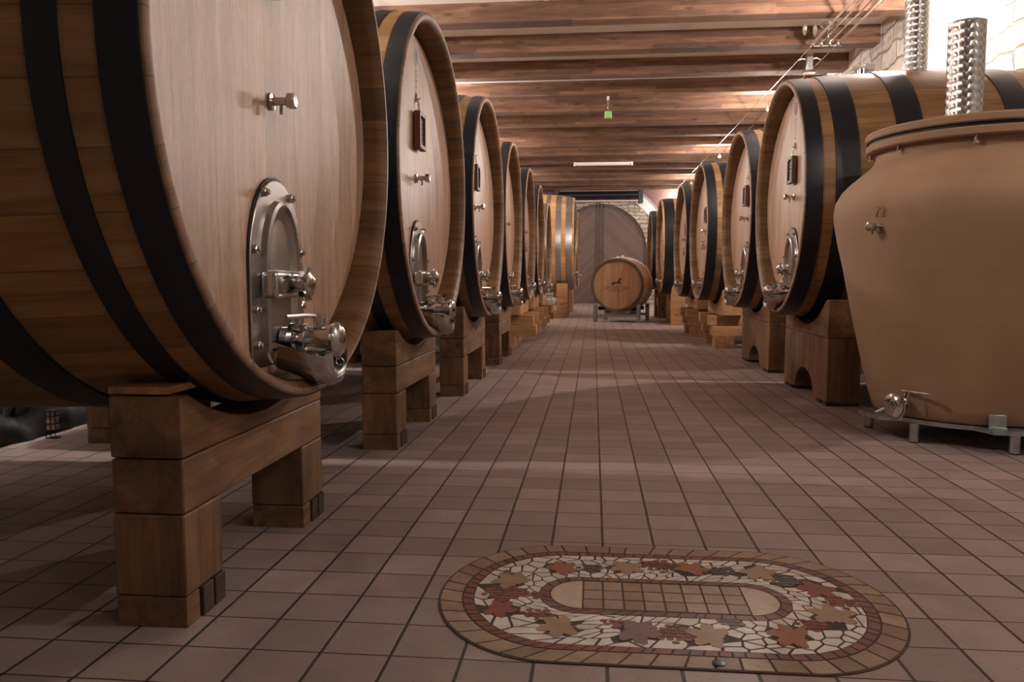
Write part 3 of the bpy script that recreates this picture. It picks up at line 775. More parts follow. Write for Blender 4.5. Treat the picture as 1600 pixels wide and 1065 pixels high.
def stand_trestle(x, y, w_, th, a, bb, zc, label, group, ztop=0.70, leg=0.23, zopen=0.33, k=1.02, feet=True, zb=0.0, lean=None):
    """left-row stand: two block legs, thick saddle beam on top. x is the centre of its thickness"""
    t = empty('barrel_stand', (x, y, 0)); tag(t, label, 'barrel stand', group)
    h = w_/2
    b = MB(); b.prism(saddle_profile(-h, h, 0.33+0.16, ztop, a, bb, zc, k), -th/2, th/2, 'yz'); b.build('saddle_beam', M['stand'], t, smooth=30, bevel=0.006)
    b = MB(); b.prism([(-h+0.002, zopen), (h-0.002, zopen), (h-0.002, 0.487), (-h+0.002, 0.487)], -th/2+0.001, th/2-0.001, 'yz'); b.build('cross_beam', M['stand'], t, bevel=0.006)
    for s_ in (-1, 1):
        y0, y1 = (-h, -h+leg) if s_ < 0 else (h-leg, h)
        b = MB(); b.box(-th/2, th/2, y0, y1, 0.09, zopen-0.003); lg = b.build('leg', M['stand_leg'], t, bevel=0.006)
        # finger-jointed foot: blocks separated by dark slots
        n = 3; ww = leg/n
        for q in range(n):
            b = MB(); b.box(-th/2+0.004, th/2+(0.006 if q else 0), y0+q*ww+(0.012 if q else 0), y0+(q+1)*ww, 0.0, 0.088)
            b.build('foot', M['foot'] if q else M['stand'], lg, bevel=0.003)
    return t

def stand_arch(x, y, w_, th, a, bb, zc, label, group, ztop=0.80, k=1.02):
    """right-row stand: solid block with a low arch and a saddle cap"""
    t = empty('barrel_stand', (x, y, 0)); tag(t, label, 'barrel stand', group)
    h = w_/2; R_ = 0.30
    p = [(-h, 0.03), (-R_-0.06, 0.03)]
    for i in range(17):
        an = PI - PI*i/16; p.append(((R_+0.0)*math.cos(an), 0.03+0.20*math.sin(an)))
    p += [(R_+0.06, 0.03), (h, 0.03), (h, 0.53), (-h, 0.53)]
    b = MB(); b.prism(p, -th/2, th/2, 'yz'); b.build('block', M['stand_leg'], t, smooth=30, bevel=0.006)
    b = MB(); b.prism(saddle_profile(-h+0.01, h-0.01, 0.533, ztop, a, bb, zc, k), -th/2, th/2, 'yz'); b.build('saddle_beam', M['stand'], t, smooth=30, bevel=0.006)
    for s_ in (-1, 1):
        b = MB()
        for q in range(2): b.box(-th/2, th/2, s_*(h-0.07-0.16*q)-0.055, s_*(h-0.07-0.16*q)+0.055, 0.0, 0.03)
        b.build('foot', M['foot'], t)
    return t

def stand_stacked(x, y, w_, th, a, bb, zc, label, group, side, ztop=0.80):
    """new timber cradle: saddle block on lengthwise timbers and cross sleepers"""
    t = empty('barrel_stand', (x, y, 0)); tag(t, label, 'barrel stand', group)
    h = w_/2
    b = MB(); b.prism(saddle_profile(-h, h, 0.47, ztop, a, bb, zc, 1.055), -th/2, th/2, 'yz'); b.build('saddle_block', M['stand_new_y'], t, smooth=30, bevel=0.006)
    for s_ in (-1, 1):
        yy = s_*(h-0.22)
        b = MB(); b.box(-0.30, 0.30, yy-0.12, yy+0.12, 0.325, 0.467); b.build('upper_timber', M['stand_new'], t, bevel=0.005)
        b = MB(); b.box(-0.26, 0.34, yy-0.12, yy+0.12, 0.182, 0.322); b.build('lower_timber', M['stand_new'], t, bevel=0.005)
        b = MB(); b.box(-0.22, 0.05, yy-0.16, yy+0.14, 0.0, 0.179); b.build('sleeper', M['stand_new_y'], t, bevel=0.005)
    return t

# ------------------------------------------------------------------ the two rows
LH = [(0.012, 0.107), (0.190, 0.265), (0.52, 0.66)]
LH = LH + [(2.3-q, 2.3-p) for p, q in reversed(LH)]
RH = [(0.012, 0.135), (0.225, 0.40), (0.68, 0.875)]
RH = RH + [(2.36-q, 2.36-p) for p, q in reversed(RH)]
GL, GR = 'large casks in the left row', 'large casks in the right row'
GS = 'wooden stands under the barrels'

barrel('oak_barrel', -0.98, 2.77, 1, 1.055, 1.0, 1.595, 2.3, LH, 'huge foreground oak barrel at far left, steel manhole door, cut off by the frame', GL, seed=1, rim=0.052)
slate(None, -0.98, 2.70, 1, 1.765, 'red-brown framed slate on the foreground left barrel, only its bottom edge in view')
barrel('oak_barrel', -0.985, 5.12, 1, 1.065, 0.985, 1.615, 2.3, LH, 'second oak barrel of the left row, grey round seal and slate board', GL, seal='seal_grey', seed=2)
slate(None, -0.985, 5.12, 1, 1.615, 'red-brown framed slate on the second left barrel, under the grey seal')
barrel('oak_barrel', -0.95, 7.47, 1, 1.10, 0.985, 1.635, 2.3, LH, 'third oak barrel of the left row, dark red seal and slate board', GL, seal='seal_red', seed=3)
slate(None, -0.95, 7.40, 1, 1.60, 'narrow brown framed slate on the third left barrel', 'frame_dark')
barrel('oak_barrel', -0.95, 9.80, 1, 1.03, 0.975, 1.635, 2.3, LH, 'fourth oak barrel of the left row, plain head and black hoops', GL, seed=4)
barrel('oak_barrel', -0.93, 12.05, 1, 1.03, 0.965, 1.645, 2.3, LH, 'fifth oak barrel of the left row, standing on stacked pale timbers', GL, fit='small', seed=5, taps=(0.02,), marks=False)
barrel('oak_barrel', -0.92, 14.25, 1, 1.0, 0.95, 1.66, 2.3, LH, 'sixth oak barrel of the left row, last one with black hoops', GL, fit='small', seed=6, taps=(0.0,), marks=False)
GH = [(0.012, 0.13), (0.20, 0.29), (0.50, 0.60), (1.3, 1.4), (1.61, 1.70), (1.77, 1.888)]
barrel('oak_barrel', -0.90, 16.5, 1, 0.95, 0.90, 1.60, 1.9, GH, 'slim barrel with grey metal hoops just after the black hooped left row', GL, hoop_mat='galv', fit='small', stave='stave_pale', seed=7, taps=(-0.1,), marks=False)
GH2 = [(0.05, 0.21), (0.32, 0.46), (0.60, 0.70), (1.5, 1.6), (1.74, 1.88), (1.99, 2.15)]
barrel('oak_barrel', -0.48, 21.0, 1, 1.12, 1.17, 1.88, 2.2, GH2, 'golden barrel with wide grey metal hoops at the far end of the left side', GL, hoop_mat='galv', fit='small', stave='stave_pale', seed=8, taps=(-0.2,), marks=False, bulge=0.09)
barrel('oak_barrel', -0.44, 24.3, 1, 1.12, 1.12, 1.83, 2.2, GH2, 'farthest left barrel, mostly hidden behind the golden grey hooped one', GL, hoop_mat='galv', fit='small', seed=9, taps=(-0.2,), marks=False)

barrel('oak_barrel', 1.61, 7.38, -1, 0.945, 1.0, 1.69, 2.36, RH, 'first oak barrel of the right row, its black hooped body behind the clay amphora', GR, seal='seal_red', seed=11)
slate(None, 1.61, 7.38, -1, 1.63, 'brown framed slate on the first right barrel, above the sampling tap', 'frame_dark')
barrel('oak_barrel', 1.61, 9.52, -1, 0.94, 0.985, 1.66, 2.3, RH[:2]+RH[-2:], 'second oak barrel of the right row, smaller slate board seen at a slant', GR, seal='seal_red', seed=12)
slate(None, 1.61, 9.52, -1, 1.62, 'brown framed slate on the second right barrel', 'frame_wood')
barrel('oak_barrel', 1.55, 12.35, -1, 1.02, 1.0, 1.68, 2.3, RH[:2]+RH[-2:], 'third oak barrel of the right row, broad black hoop, on stacked timbers', GR, fit='small', seed=13, marks=False)
slate(None, 1.55, 12.35, -1, 1.62, 'reddish framed slate on the third right barrel, half hidden by its hoop', 'frame_wood')
barrel('oak_barrel', 1.52, 14.65, -1, 1.02, 0.98, 1.66, 2.3, RH[:2]+RH[-2:], 'fourth oak barrel of the right row, behind the one with the broad hoop', GR, fit='small', seed=14, marks=False)
slate(None, 1.52, 14.65, -1, 1.55, 'narrow framed slate on the fourth right barrel', 'frame_wood')
barrel('oak_barrel', 1.46, 18.3, -1, 0.98, 1.03, 1.70, 2.3, [(0.04, 0.26), (0.62, 0.8), (1.5, 1.7), (2.1, 2.28)], 'fifth right barrel, golden staves beside a black hoop, on an orange post', GR, fit='small', stave='stave_pale', seed=15, taps=(0.1,), marks=False)
barrel('oak_barrel', 1.42, 20.9, -1, 0.98, 0.98, 1.70, 2.3, RH[:2]+RH[-2:], 'sixth and farthest right barrel, a narrow dark strip near the back wall', GR, fit='small', seed=16, marks=False)

# front stands
stand_trestle(-1.255, 2.705, 1.16, 0.215, 1.055, 1.0, 1.595, 'front wooden stand under the foreground left barrel', GS, ztop=0.69, k=1.045)
stand_trestle(-1.23, 5.10, 1.16, 0.21, 1.065, 0.985, 1.615, 'front wooden stand under the second left barrel', GS, ztop=0.72, k=1.045)
stand_trestle(-1.19, 7.37, 1.36, 0.21, 1.10, 0.985, 1.635, 'dark reddish front stand under the third left barrel', GS, ztop=0.76, k=1.045)
stand_trestle(-1.17, 9.78, 1.30, 0.21, 1.03, 0.975, 1.635, 'front stand under the fourth left barrel', GS, ztop=0.78, k=1.045)
stand_stacked(-1.15, 12.05, 1.35, 0.25, 1.03, 0.965, 1.645, 'stacked pale timber stand under the fifth left barrel', GS, 1)
stand_stacked(-1.13, 14.25, 1.35, 0.25, 1.0, 0.95, 1.66, 'stacked pale timber stand under the sixth left barrel', GS, 1)
stand_stacked(-1.12, 16.5, 1.2, 0.25, 0.95, 0.90, 1.60, 'stacked timber stand under the slim grey hooped barrel', GS, 1)
def post_stand(x, y, w_, a, bb, zc, label, k=1.03, mat='stand_new'):
    t = empty('barrel_stand', (x, y, 0)); tag(t, label, 'barrel stand', GS)
    h = w_/2
    for s_ in (-1, 1):
        yy = s_*(h-0.14); zt = zc - bb*k*math.sqrt(max(0, 1-((abs(yy)-0.14)/(a*k))**2)) - 0.012
        zt2 = zc - bb*k*math.sqrt(max(0, 1-(h/(a*k))**2)) - 0.012
        b = MB(); b.prism([(s_*(h-0.28), 0), (s_*h, 0), (s_*h, zt2), (s_*(h-0.28), zt)], -0.14, 0.14, 'yz'); b.build('post', M[mat], t, bevel=0.006)
    b = MB(); b.prism([(-h+0.28, 0.3), (h-0.28, 0.3), (h-0.28, 0.5), (-h+0.28, 0.5)], -0.11, 0.11, 'yz'); b.build('rail', M['stand_new_y'], t, bevel=0.006)
    return t
post_stand(-0.78, 21.0, 1.5, 1.12, 1.17, 1.88, 'orange post stand under the golden grey hooped barrel', 1.085)
post_stand(-0.74, 24.3, 1.4, 1.12, 1.12, 1.83, 'post stand under the farthest left barrel', 1.085)
stand_arch(1.94, 7.12, 1.40, 0.25, 0.945, 1.0, 1.675, 'arched oak stand under the first right barrel beside the amphora', GS, ztop=0.83, k=1.055)
stand_arch(1.96, 9.40, 1.52, 0.24, 0.94, 0.985, 1.66, 'arched oak stand under the second right barrel', GS, ztop=0.85, k=1.055)
stand_stacked(1.95, 12.25, 1.40, 0.28, 1.02, 1.0, 1.68, 'stacked timber cradle under the third right barrel', GS, -1, 0.88)
stand_stacked(1.90, 14.60, 1.40, 0.28, 1.02, 0.98, 1.66, 'stacked timber cradle under the fourth right barrel', GS, -1, 0.86)
post_stand(1.80, 17.95, 1.4, 0.98, 1.03, 1.70, 'tall orange post stand under the fifth right barrel', 1.10)
post_stand(1.75, 20.9, 1.3, 0.98, 0.98, 1.70, 'dark post stand under the sixth right barrel', 1.045, 'stand_leg')
# rear stands of both rows
for i, (x, y, a_, b_, z_, zt) in enumerate(((-2.95, 2.77, 1.055, 1.0, 1.595, 0.69), (-2.95, 5.12, 1.065, 0.985, 1.615, 0.72), (-2.9, 7.47, 1.10, 0.985, 1.635, 0.76), (-2.9, 9.80, 1.03, 0.975, 1.635, 0.78), (-2.9, 12.05, 1.03, 0.965, 1.645, 0.78), (-2.9, 14.25, 1.0, 0.95, 1.66, 0.78), (-2.45, 16.5, 0.95, 0.90, 1.60, 0.8), (-2.35, 21.0, 1.12, 1.17, 1.88, 0.9), (-2.45, 24.3, 1.12, 1.12, 1.83, 0.9))):
    w_o = ['foreground', 'second', 'third', 'fourth', 'fifth', 'sixth', 'slim grey hooped', 'golden grey hooped', 'farthest'][i]
    stand_trestle(x, y, 1.16, 0.21, a_, b_, z_, 'rear stand in the shade under the back of the %s left barrel' % w_o, 'rear stands behind the left row', ztop=zt, k=1.05 if i < 7 else 1.09)
for i, (x, y, a_, b_, z_) in enumerate(((3.62, 7.38, 0.945, 1.0, 1.675), (3.6, 9.52, 0.94, 0.985, 1.66), (3.55, 12.35, 1.02, 1.0, 1.68), (3.5, 14.65, 1.02, 0.98, 1.66), (3.45, 18.3, 0.98, 1.03, 1.70), (3.4, 20.9, 0.98, 0.98, 1.70))):
    stand_trestle(x, y, 1.16, 0.21, a_, b_, z_, 'rear stand in the shade under the back of the %s right barrel' % ords[i+1], 'rear stands behind the right row', ztop=0.74, k=1.055)

# thin wedge packing on the foreground stand
b = MB(); b.box(-0.10, 0.08, -0.09, 0.10, 0, 0.022)
o = b.build('packing_board', M['stand_new_y'], loc=(-1.265, 2.22, 0.672), bevel=0.003); tag(o, 'thin pale packing board on top of the foreground stand corner', 'board')

# ------------------------------------------------------------------ small cask on its rack
t = empty('small_oak_cask', (0.52, 18.3, 0), math.radians(-15)); tag(t, 'small oak cask with a burnt horse logo, at the end of the aisle', 'barrel')
N = 64; rc, Lc = 0.585, 1.25; zc = 0.845
def rsm(v): return rc*(1+0.10*(1-((v-Lc/2)/(Lc/2))**2))
def lathe_y(prof, mats, name, par, mis=None, sm=50):
    b = MB(); vs_ = []
    for v, r in prof: vs_ += [(r*math.cos(2*PI*i/N), v, r*math.sin(2*PI*i/N)) for i in range(N)]
    for i in range(len(prof)-1):
        for k in range(N):
            k2 = (k+1) % N; b.f.append((i*N+k, i*N+k2, (i+1)*N+k2, (i+1)*N+k)); b.mi.append(mis[i] if mis else 0)
    b.v = vs_
    return b.build(name, mats, par, loc=(0, 0, zc), smooth=sm)
def make_small_stave():
    t_ = NT('small_cask_staves'); x, y, z = t_.sep(t_.obj())
    ang = t_.math('MULTIPLY', t_.math('ARCTAN2', z, x), 30/(2*PI)); idn = t_.math('FLOOR', ang)
    rn = t_.white(t_.comb(idn, 3.0, 1.0))[0]
    c, fine, bg = wood_color(t_, y, t_.math('MULTIPLY', ang, 0.14), 0.0, 0.3, (0.50, 0.29, 0.13), (0.66, 0.42, 0.21), (0.76, 0.53, 0.30), 9.0, rn)
    seam = t_.mr(t_.math('ABSOLUTE', t_.math('SUBTRACT', t_.math('SUBTRACT', ang, idn), 0.5)), 0.475, 0.497)
    t_.set(Base_Color=t_.mix(t_.math('MULTIPLY', seam, 0.5), c, (0.1, 0.05, 0.02)), Roughness=0.5); return t_.m
M['small_stave'] = make_small_stave()
M['pale_hoop'] = plain('bright_hoop', (0.62, 0.61, 0.60), 0.4, 0.45, 0.1, 20)
M['small_rim'] = plain('worn_grey_brown_rim', (0.17, 0.12, 0.09), 0.5, 0.2, 0.2, 20)
lathe_y([(0.10, rc-0.055), (0.02, rc-0.035), (0.0, rc-0.028), (0.0, rc-0.006), (0.01, rc)] + [(Lc*i/16, rsm(Lc*i/16)) for i in range(1, 16)] + [(Lc-0.01, rc), (Lc, rc-0.006), (Lc, rc-0.03), (Lc-0.1, rc-0.055)], [M['small_stave'], M['small_rim']], 'staves', t, [1, 1, 1, 1] + [0]*20)
hd = MB(); pts = disc_pts(rc-0.04, 64); hd.prism([(u, v) for u, v in pts], 0.05, 0.075, 'xz')
def make_smhead():
    t_ = NT('small_cask_head_boards'); x, y, z = t_.sep(t_.obj())
    u = t_.math('DIVIDE', t_.math('ADD', x, 0.04), 0.13); idn = t_.math('FLOOR', u)
    rn = t_.white(t_.comb(idn, 5.0, 1.0))[0]
    c, fine, bg = wood_color(t_, z, x, 0.0, 0.7, (0.44, 0.26, 0.145), (0.58, 0.37, 0.215), (0.70, 0.49, 0.31), 10.0, rn)
    c = t_.mix(1.0, c, t_.ramp(rn, [(0.0, (0.8, 0.78, 0.76)), (1.0, (1.1, 1.08, 1.05))]), 'MULTIPLY')
    t_.set(Base_Color=c, Roughness=0.5); return t_.m
M['smhead'] = make_smhead()
hdo = hd.build('head', M['smhead'], t, loc=(0, 0, zc), smooth=30)
hd = MB(); hd.prism([(u, v) for u, v in pts], Lc-0.075, Lc-0.05, 'xz'); hd.build('back_head', M['smhead'], t, loc=(0, 0, zc), smooth=30)
def smhoop(v0, v1, mat):
    lathe_y([(v0, rsm(v0)-0.003), (v0, rsm(v0)+0.005), (v1, rsm(v1)+0.005), (v1, rsm(v1)-0.003)], [mat], 'hoop', t)
for v0, v1, mt in ((0.0, 0.10, 'small_rim'), (0.17, 0.23, 'pale_hoop'), (0.36, 0.42, 'pale_hoop'), (0.83, 0.89, 'pale_hoop'), (1.02, 1.08, 'pale_hoop'), (1.17, 1.245, 'pale_hoop')): smhoop(v0+0.002, v1, M[mt])
for vv in (0.12, 0.62):
    b = MB(); b.cyl((0.0, vv, rsm(vv)-0.01+zc), (0.0, vv, rsm(vv)+0.035+zc), 0.04, 14, r2=0.032); b.build('bung', M['white_metal'], t)
# brand: text and horse
def text_mesh(s_, size, name, mat, parent, loc, rot, ext=0.001, sx=1.0):
    cu = bpy.data.curves.new(name, 'FONT'); cu.body = s_; cu.size = size; cu.align_x = 'CENTER'; cu.align_y = 'CENTER'; cu.extrude = ext
    tmp = bpy.data.objects.new(name+'_tmp', cu); COL.objects.link(tmp)
    bpy.context.view_layer.update()
    dg = bpy.context.evaluated_depsgraph_get()
    me = bpy.data.meshes.new_from_object(tmp.evaluated_get(dg)); bpy.data.objects.remove(tmp)
    me.materials.clear(); me.materials.append(mat)
    o = bpy.data.objects.new(name, me); COL.objects.link(o); o.parent = parent; o.location = loc; o.rotation_euler = rot; o.scale = (sx, 1, 1)
    return o
M['brand_mid'] = plain('burnt_lettering', (0.13, 0.065, 0.035), 0.7)
text_mesh("CA'  DEL  BAIO", 0.088, 'brand_name', M['brand_mid'], hdo, (0.0, 0.048, -0.075), (PI/2, 0, 0))
text_mesh('AZIENDA AGRICOLA', 0.040, 'brand_subtitle', M['brand_mid'], hdo, (0.0, 0.048, -0.135), (PI/2, 0, 0))
text_mesh('* * *', 0.05, 'cooper_mark', M['brand_mid'], hdo, (0.0, 0.048, 0.43), (PI/2, 0, 0))
horse = [(-0.115,-0.035),(-0.095,-0.01),(-0.125,0.0),(-0.13,0.02),(-0.10,0.035),(-0.06,0.03),(-0.02,0.035),(0.01,0.04),(0.02,0.065),(0.045,0.10),(0.075,0.125),(0.10,0.125),(0.12,0.11),(0.115,0.10),(0.085,0.098),(0.07,0.075),(0.065,0.045),(0.075,0.02),(0.11,0.015),(0.125,-0.005),(0.105,-0.002),(0.06,-0.005),(0.03,0.005),(-0.02,0.0),(-0.05,-0.005),(-0.06,-0.025),(-0.09,-0.05),(-0.12,-0.05)]
b = MB(); b.prism([(u*0.95, v*0.95+0.03) for u, v in horse], 0.046, 0.051, 'xz'); b.build('horse_logo', M['brand'], hdo, smooth=0)
# rack
t = empty('cask_rack', (0.52, 18.3, 0), math.radians(-15)); tag(t, 'galvanised steel rack carrying the small logo cask', 'rack')
for s_ in (-1, 1):
    for v in (0.05, 1.05):
        b = MB(); b.box(s_*0.50-0.04, s_*0.50+0.04, v-0.04, v+0.04, 0, 0.40); b.build('leg', M['galv_frame'], t, bevel=0.005)
for v in (0.05, 1.05):
    b = MB(); b.box(-0.46, 0.46, v-0.03, v+0.03, 0.12, 0.18); b.build('cross_rail', M['galv_frame'], t, bevel=0.004)
for s_ in (-1, 1):
    b = MB(); b.box(s_*0.28-0.03, s_*0.28+0.03, 0.08, 1.02, 0.19, 0.26); b.build('side_rail', M['galv_frame'], t, bevel=0.004)
    b = MB(); b.box(s_*0.40-0.10, s_*0.40+0.06, 0.30, 0.36, 0.26, 0.35); b.box(s_*0.40-0.10, s_*0.40+0.06, 0.80, 0.86, 0.26, 0.35); b.build('cradle_pad', M['black_box'], t)

# ------------------------------------------------------------------ amphora
AX, AY = 2.42, 5.37
t = empty('clay_amphora', (AX, AY, 0.0)); tag(t, 'large terracotta clay amphora with double lid at the right edge', 'amphora')
b = MB()
prof = [(0.150, 0.50), (0.150, 0.565), (0.165, 0.585), (0.30, 0.625), (0.51, 0.675), (0.72, 0.722), (0.90, 0.760), (1.06, 0.792), (1.22, 0.830), (1.35, 0.855), (1.42, 0.860), (1.49, 0.848), (1.55, 0.815), (1.60, 0.768), (1.65, 0.710), (1.69, 0.660), (1.72, 0.632), (1.745, 0.618), (1.77, 0.615), (1.795, 0.618)]
pr = []
for i in range(len(prof)-1):      # light smoothing of the profile
    (z0, r0), (z1, r1) = prof[i], prof[i+1]
    for s_ in (0.0, 0.5): pr.append((z0+(z1-z0)*s_, r0+(r1-r0)*s_))
pr.append(prof[-1])
b.lathe((0, 0, 0), (0, 0, 1), pr, 96); b.build('clay_body', M['clay'], t, smooth=40)
b = MB(); b.lathe((0, 0, 0), (0, 0, 1), [(1.796, 0.60), (1.796, 0.665), (1.803, 0.673), (1.838, 0.675), (1.845, 0.668), (1.845, 0.60)], 96); b.build('neck_rim', M['clay'], t)
b = MB(); b.lathe((0, 0, 0), (0, 0, 1), [(1.846, 0.60), (1.846, 0.655), (1.866, 0.655), (1.866, 0.60)], 96); b.build('seal_ring', M['rubber'], t)
b = MB(); b.lathe((0, 0, 0), (0, 0, 1), [(1.867, 0.60), (1.867, 0.670), (1.874, 0.678), (1.905, 0.680), (1.915, 0.672), (1.925, 0.62), (1.93, 0.10)], 96); b.build('lid', M['clay'], t)
for an in (-2.05, -2.75, -1.2, -0.5, 0.4, 1.2, 2.2, 2.9):
    b = MB(); x, y = 0.645*math.cos(an), 0.645*math.sin(an); b.cyl((x, y, 1.760), (x, y, 1.80), 0.010, 8); b.cyl((x, y, 1.752), (x, y, 1.764), 0.014, 6); b.build('clamp_bolt', M['steel'], t)
def surf(an, z):
    for (z0, r0), (z1, r1) in zip(prof, prof[1:]):
        if z0 <= z <= z1 and z1 > z0: r = r0+(r1-r0)*(z-z0)/(z1-z0); return Vector((r*math.cos(an), r*math.sin(an), z))
sa = math.atan2(-0.40, -0.75)
sp = surf(sa, 1.30); nv = Vector((math.cos(sa), math.sin(sa), 0))
b = MB(); b.lathe(sp-nv*0.01, nv, [(0, 0.030), (0.018, 0.030), (0.02, 0.014), (0.05, 0.014), (0.052, 0.026), (0.062, 0.028), (0.064, 0.02), (0.075, 0.02), (0.077, 0.028), (0.09, 0.026), (0.094, 0.012)], 18)
b.cyl(sp+nv*0.045, sp+nv*0.045+Vector((0, 0, -0.045)), 0.006, 8); b.build('sampling_tap', M['steel'], t)
# incised number
tx = text_mesh('72', 0.085, 'incised_number', plain('incised_clay', (0.26, 0.15, 0.09), 0.8), t, surf(sa+0.02, 1.385)+nv*0.003, (PI/2, 0, sa+PI/2), 0.0015)
# bottom valve
va = math.atan2(-0.40, -0.66); vp = surf(va, 0.235); nv = unit(Vector((math.cos(va)-0.15, math.sin(va), -0.02)))
b = MB(); b.lathe(vp-nv*0.02, nv, [(0, 0.040), (0.06, 0.040), (0.062, 0.06), (0.075, 0.06), (0.078, 0.045), (0.10, 0.045), (0.102, 0.064), (0.118, 0.064)], 24); vb = b.build('drain_valve', M['steel'], t)
b = MB(); b.lathe(vp+nv*0.098, nv, [(0, 0.070), (0.012, 0.074), (0.022, 0.066), (0.034, 0.040), (0.038, 0.006)], 28); b.build('valve_cap', M['steel'], vb)
q = vp+nv*0.05
b = MB(); b.cyl(q, q+Vector((0.02, 0.0, 0.085)), 0.014, 10); b.tube([q+Vector((0.01, 0, 0.085)), q+Vector((0.05, -0.10, 0.090)), q+Vector((0.09, -0.20, 0.092))], [0.009, 0.008, 0.011], 8); b.build('lever', M['steel'], vb)
e1 = unit(nv.cross(Vector((0, 0, 1)))); e2 = e1.cross(nv)
b = MB(); b.tube([vp+nv*0.105+e1*(0.085*math.cos(a))+e2*(0.085*math.sin(a)) for a in [PI*0.9+i*0.13*PI for i in range(9)]], 0.005, 6)
b.tube([vp+nv*0.10-e1*0.085+e2*0.02, vp+nv*0.09-e1*0.10+e2*0.10], 0.006, 6); b.tube([vp+nv*0.11+e1*0.05-e2*0.02, vp+nv*0.15+e1*0.09-e2*0.05], 0.009, 6); b.build('cap_clip', M['steel'], vb)

t2 = empty('amphora_base', (AX, AY, 0)); tag(t2, 'low galvanised plate base on short steel legs under the amphora', 'base')
pts = []
for i in range(96):
    a = 2*PI*i/96 - PI; r = 0.575
    def lobe(c, w_): 
        dd = abs((a-c+PI) % (2*PI)-PI); return 1.0 if dd < w_ else max(0, 1-(dd-w_)/0.10)
    r += 0.11*max(lobe(-3.02, 0.22), lobe(-1.36, 0.48), lobe(0.1, 0.25), lobe(1.6, 0.3))
    pts.append((r*math.cos(a), r*math.sin(a)))
b = MB(); b.prism(pts, 0.120, 0.146, 'xy'); b.build('plate', M['galv_frame'], t2, smooth=30)
for an, rr_ in ((2.83, 0.60), (-2.55, 0.56), (-1.62, 0.60), (-0.6, 0.58), (0.8, 0.55), (1.85, 0.45)):
    x, y = rr_*math.cos(an), rr_*math.sin(an)
    b = MB(); b.cyl((x, y, 0.008), (x, y, 0.120), 0.030, 20); lg = b.build('leg', M['brushed'], t2)
    b = MB(); b.cyl((x, y, 0.0), (x, y, 0.010), 0.026, 16); b.build('foot_pad', M['rubber'], lg)
mm = Matrix.Rotation(-1.78+PI/2, 4, 'Z')
b = MB(); b.box(-0.045, 0.045, -0.618, -0.606, 0.146, 0.225, 0, mm); b.box(-0.045, 0.045, -0.64, -0.606, 0.146, 0.156, 0, mm); b.build('clip_plate', M['galv_frame'], t2, bevel=0.003)

# steel ducts
def duct(loc, r, h, label):
    b = MB(); b.lathe((0, 0, 0), (0, 0, 1), [(0, r*0.985), (0.01, r), (h-0.012, r), (h-0.004, r*1.02), (h, r), (h, r*0.93), (h-0.02, r*0.93)], 48)
    o = b.build('steel_duct', M['duct'], loc=loc); tag(o, label, 'steel duct'); return o
duct((2.315, 5.42, 1.929), 0.108, 0.66, 'shorter polished steel duct standing on the amphora lid')
duct((2.74, 7.38, 2.752), 0.098, 0.95, 'polished steel duct standing on top of the first right barrel')
t = empty('barrel_top_fitting', (2.30, 7.38, 2.745)); tag(t, 'small bright steel bung fitting on top of the first right barrel', 'fitting')
b = MB(); b.cyl((0, 0, -0.005), (0, 0, 0.05), 0.05, 16); b.build('bung', M['steel'], t)
b = MB(); b.box(-0.09, 0.05, -0.02, 0.02, 0.05, 0.075); b.box(0.02, 0.10, -0.03, 0.03, 0.04, 0.10); b.build('clamp', M['white_metal'], t, bevel=0.004)

# bits against the left wall under the foreground barrels
t = empty('wire_basket', (-3.36, 4.66, 0)); tag(t, 'tiny pale barred crate in the dark under the foreground left barrel', 'crate')
b = MB(); b.box(-0.028, -0.004, -0.02, 0.02, 0.055, 0.17); b.box(0.004, 0.028, -0.02, 0.02, 0.055, 0.17); b.build('panel', M['copper'], t)
b = MB()
for zz in (0.0, 0.045, 0.09, 0.14, 0.17): b.box(-0.034, 0.034, -0.026, 0.026, zz, zz+0.006)
for x in (-0.034, -0.002, 0.030):
    b.box(x, x+0.004, -0.026, -0.022, 0.0, 0.176)
b.build('frame', M['rubber'], t)
b = MB(); n1_, n2_ = 40, 18; vs_ = []
for i in range(n1_+1):
    for j in range(n2_+1):
        u = i/n1_; a = PI*j/n2_; rr_ = 0.30*(0.75+0.25*math.sin(PI*u))*(1+0.25*mnoise.noise(Vector((u*9, a*3, 2.0)))+0.12*mnoise.noise(Vector((u*26, a*9, 5.0))))
        vs_.append((rr_*math.cos(a)*0.85, -1.3+2.6*u, max(0.0, rr_*math.sin(a)*1.3)))
b.add(vs_, [(i*(n2_+1)+j, i*(n2_+1)+j+1, (i+1)*(n2_+1)+j+1, (i+1)*(n2_+1)+j) for i in range(n1_) for j in range(n2_)] + [tuple(range(n2_+1)), tuple(reversed(range(n1_*(n2_+1), (n1_+1)*(n2_+1))))])
M['black_plastic'] = plain('black_plastic_sheet', (0.010, 0.010, 0.011), 0.6, 0, 0.3, 8, 0.2)
o = b.build('plastic_bundle', M['black_plastic'], loc=(-3.72, 4.9, 0), smooth=60); tag(o, 'long black plastic wrapped bundle along the left wall behind the tiny crate', 'bundle')
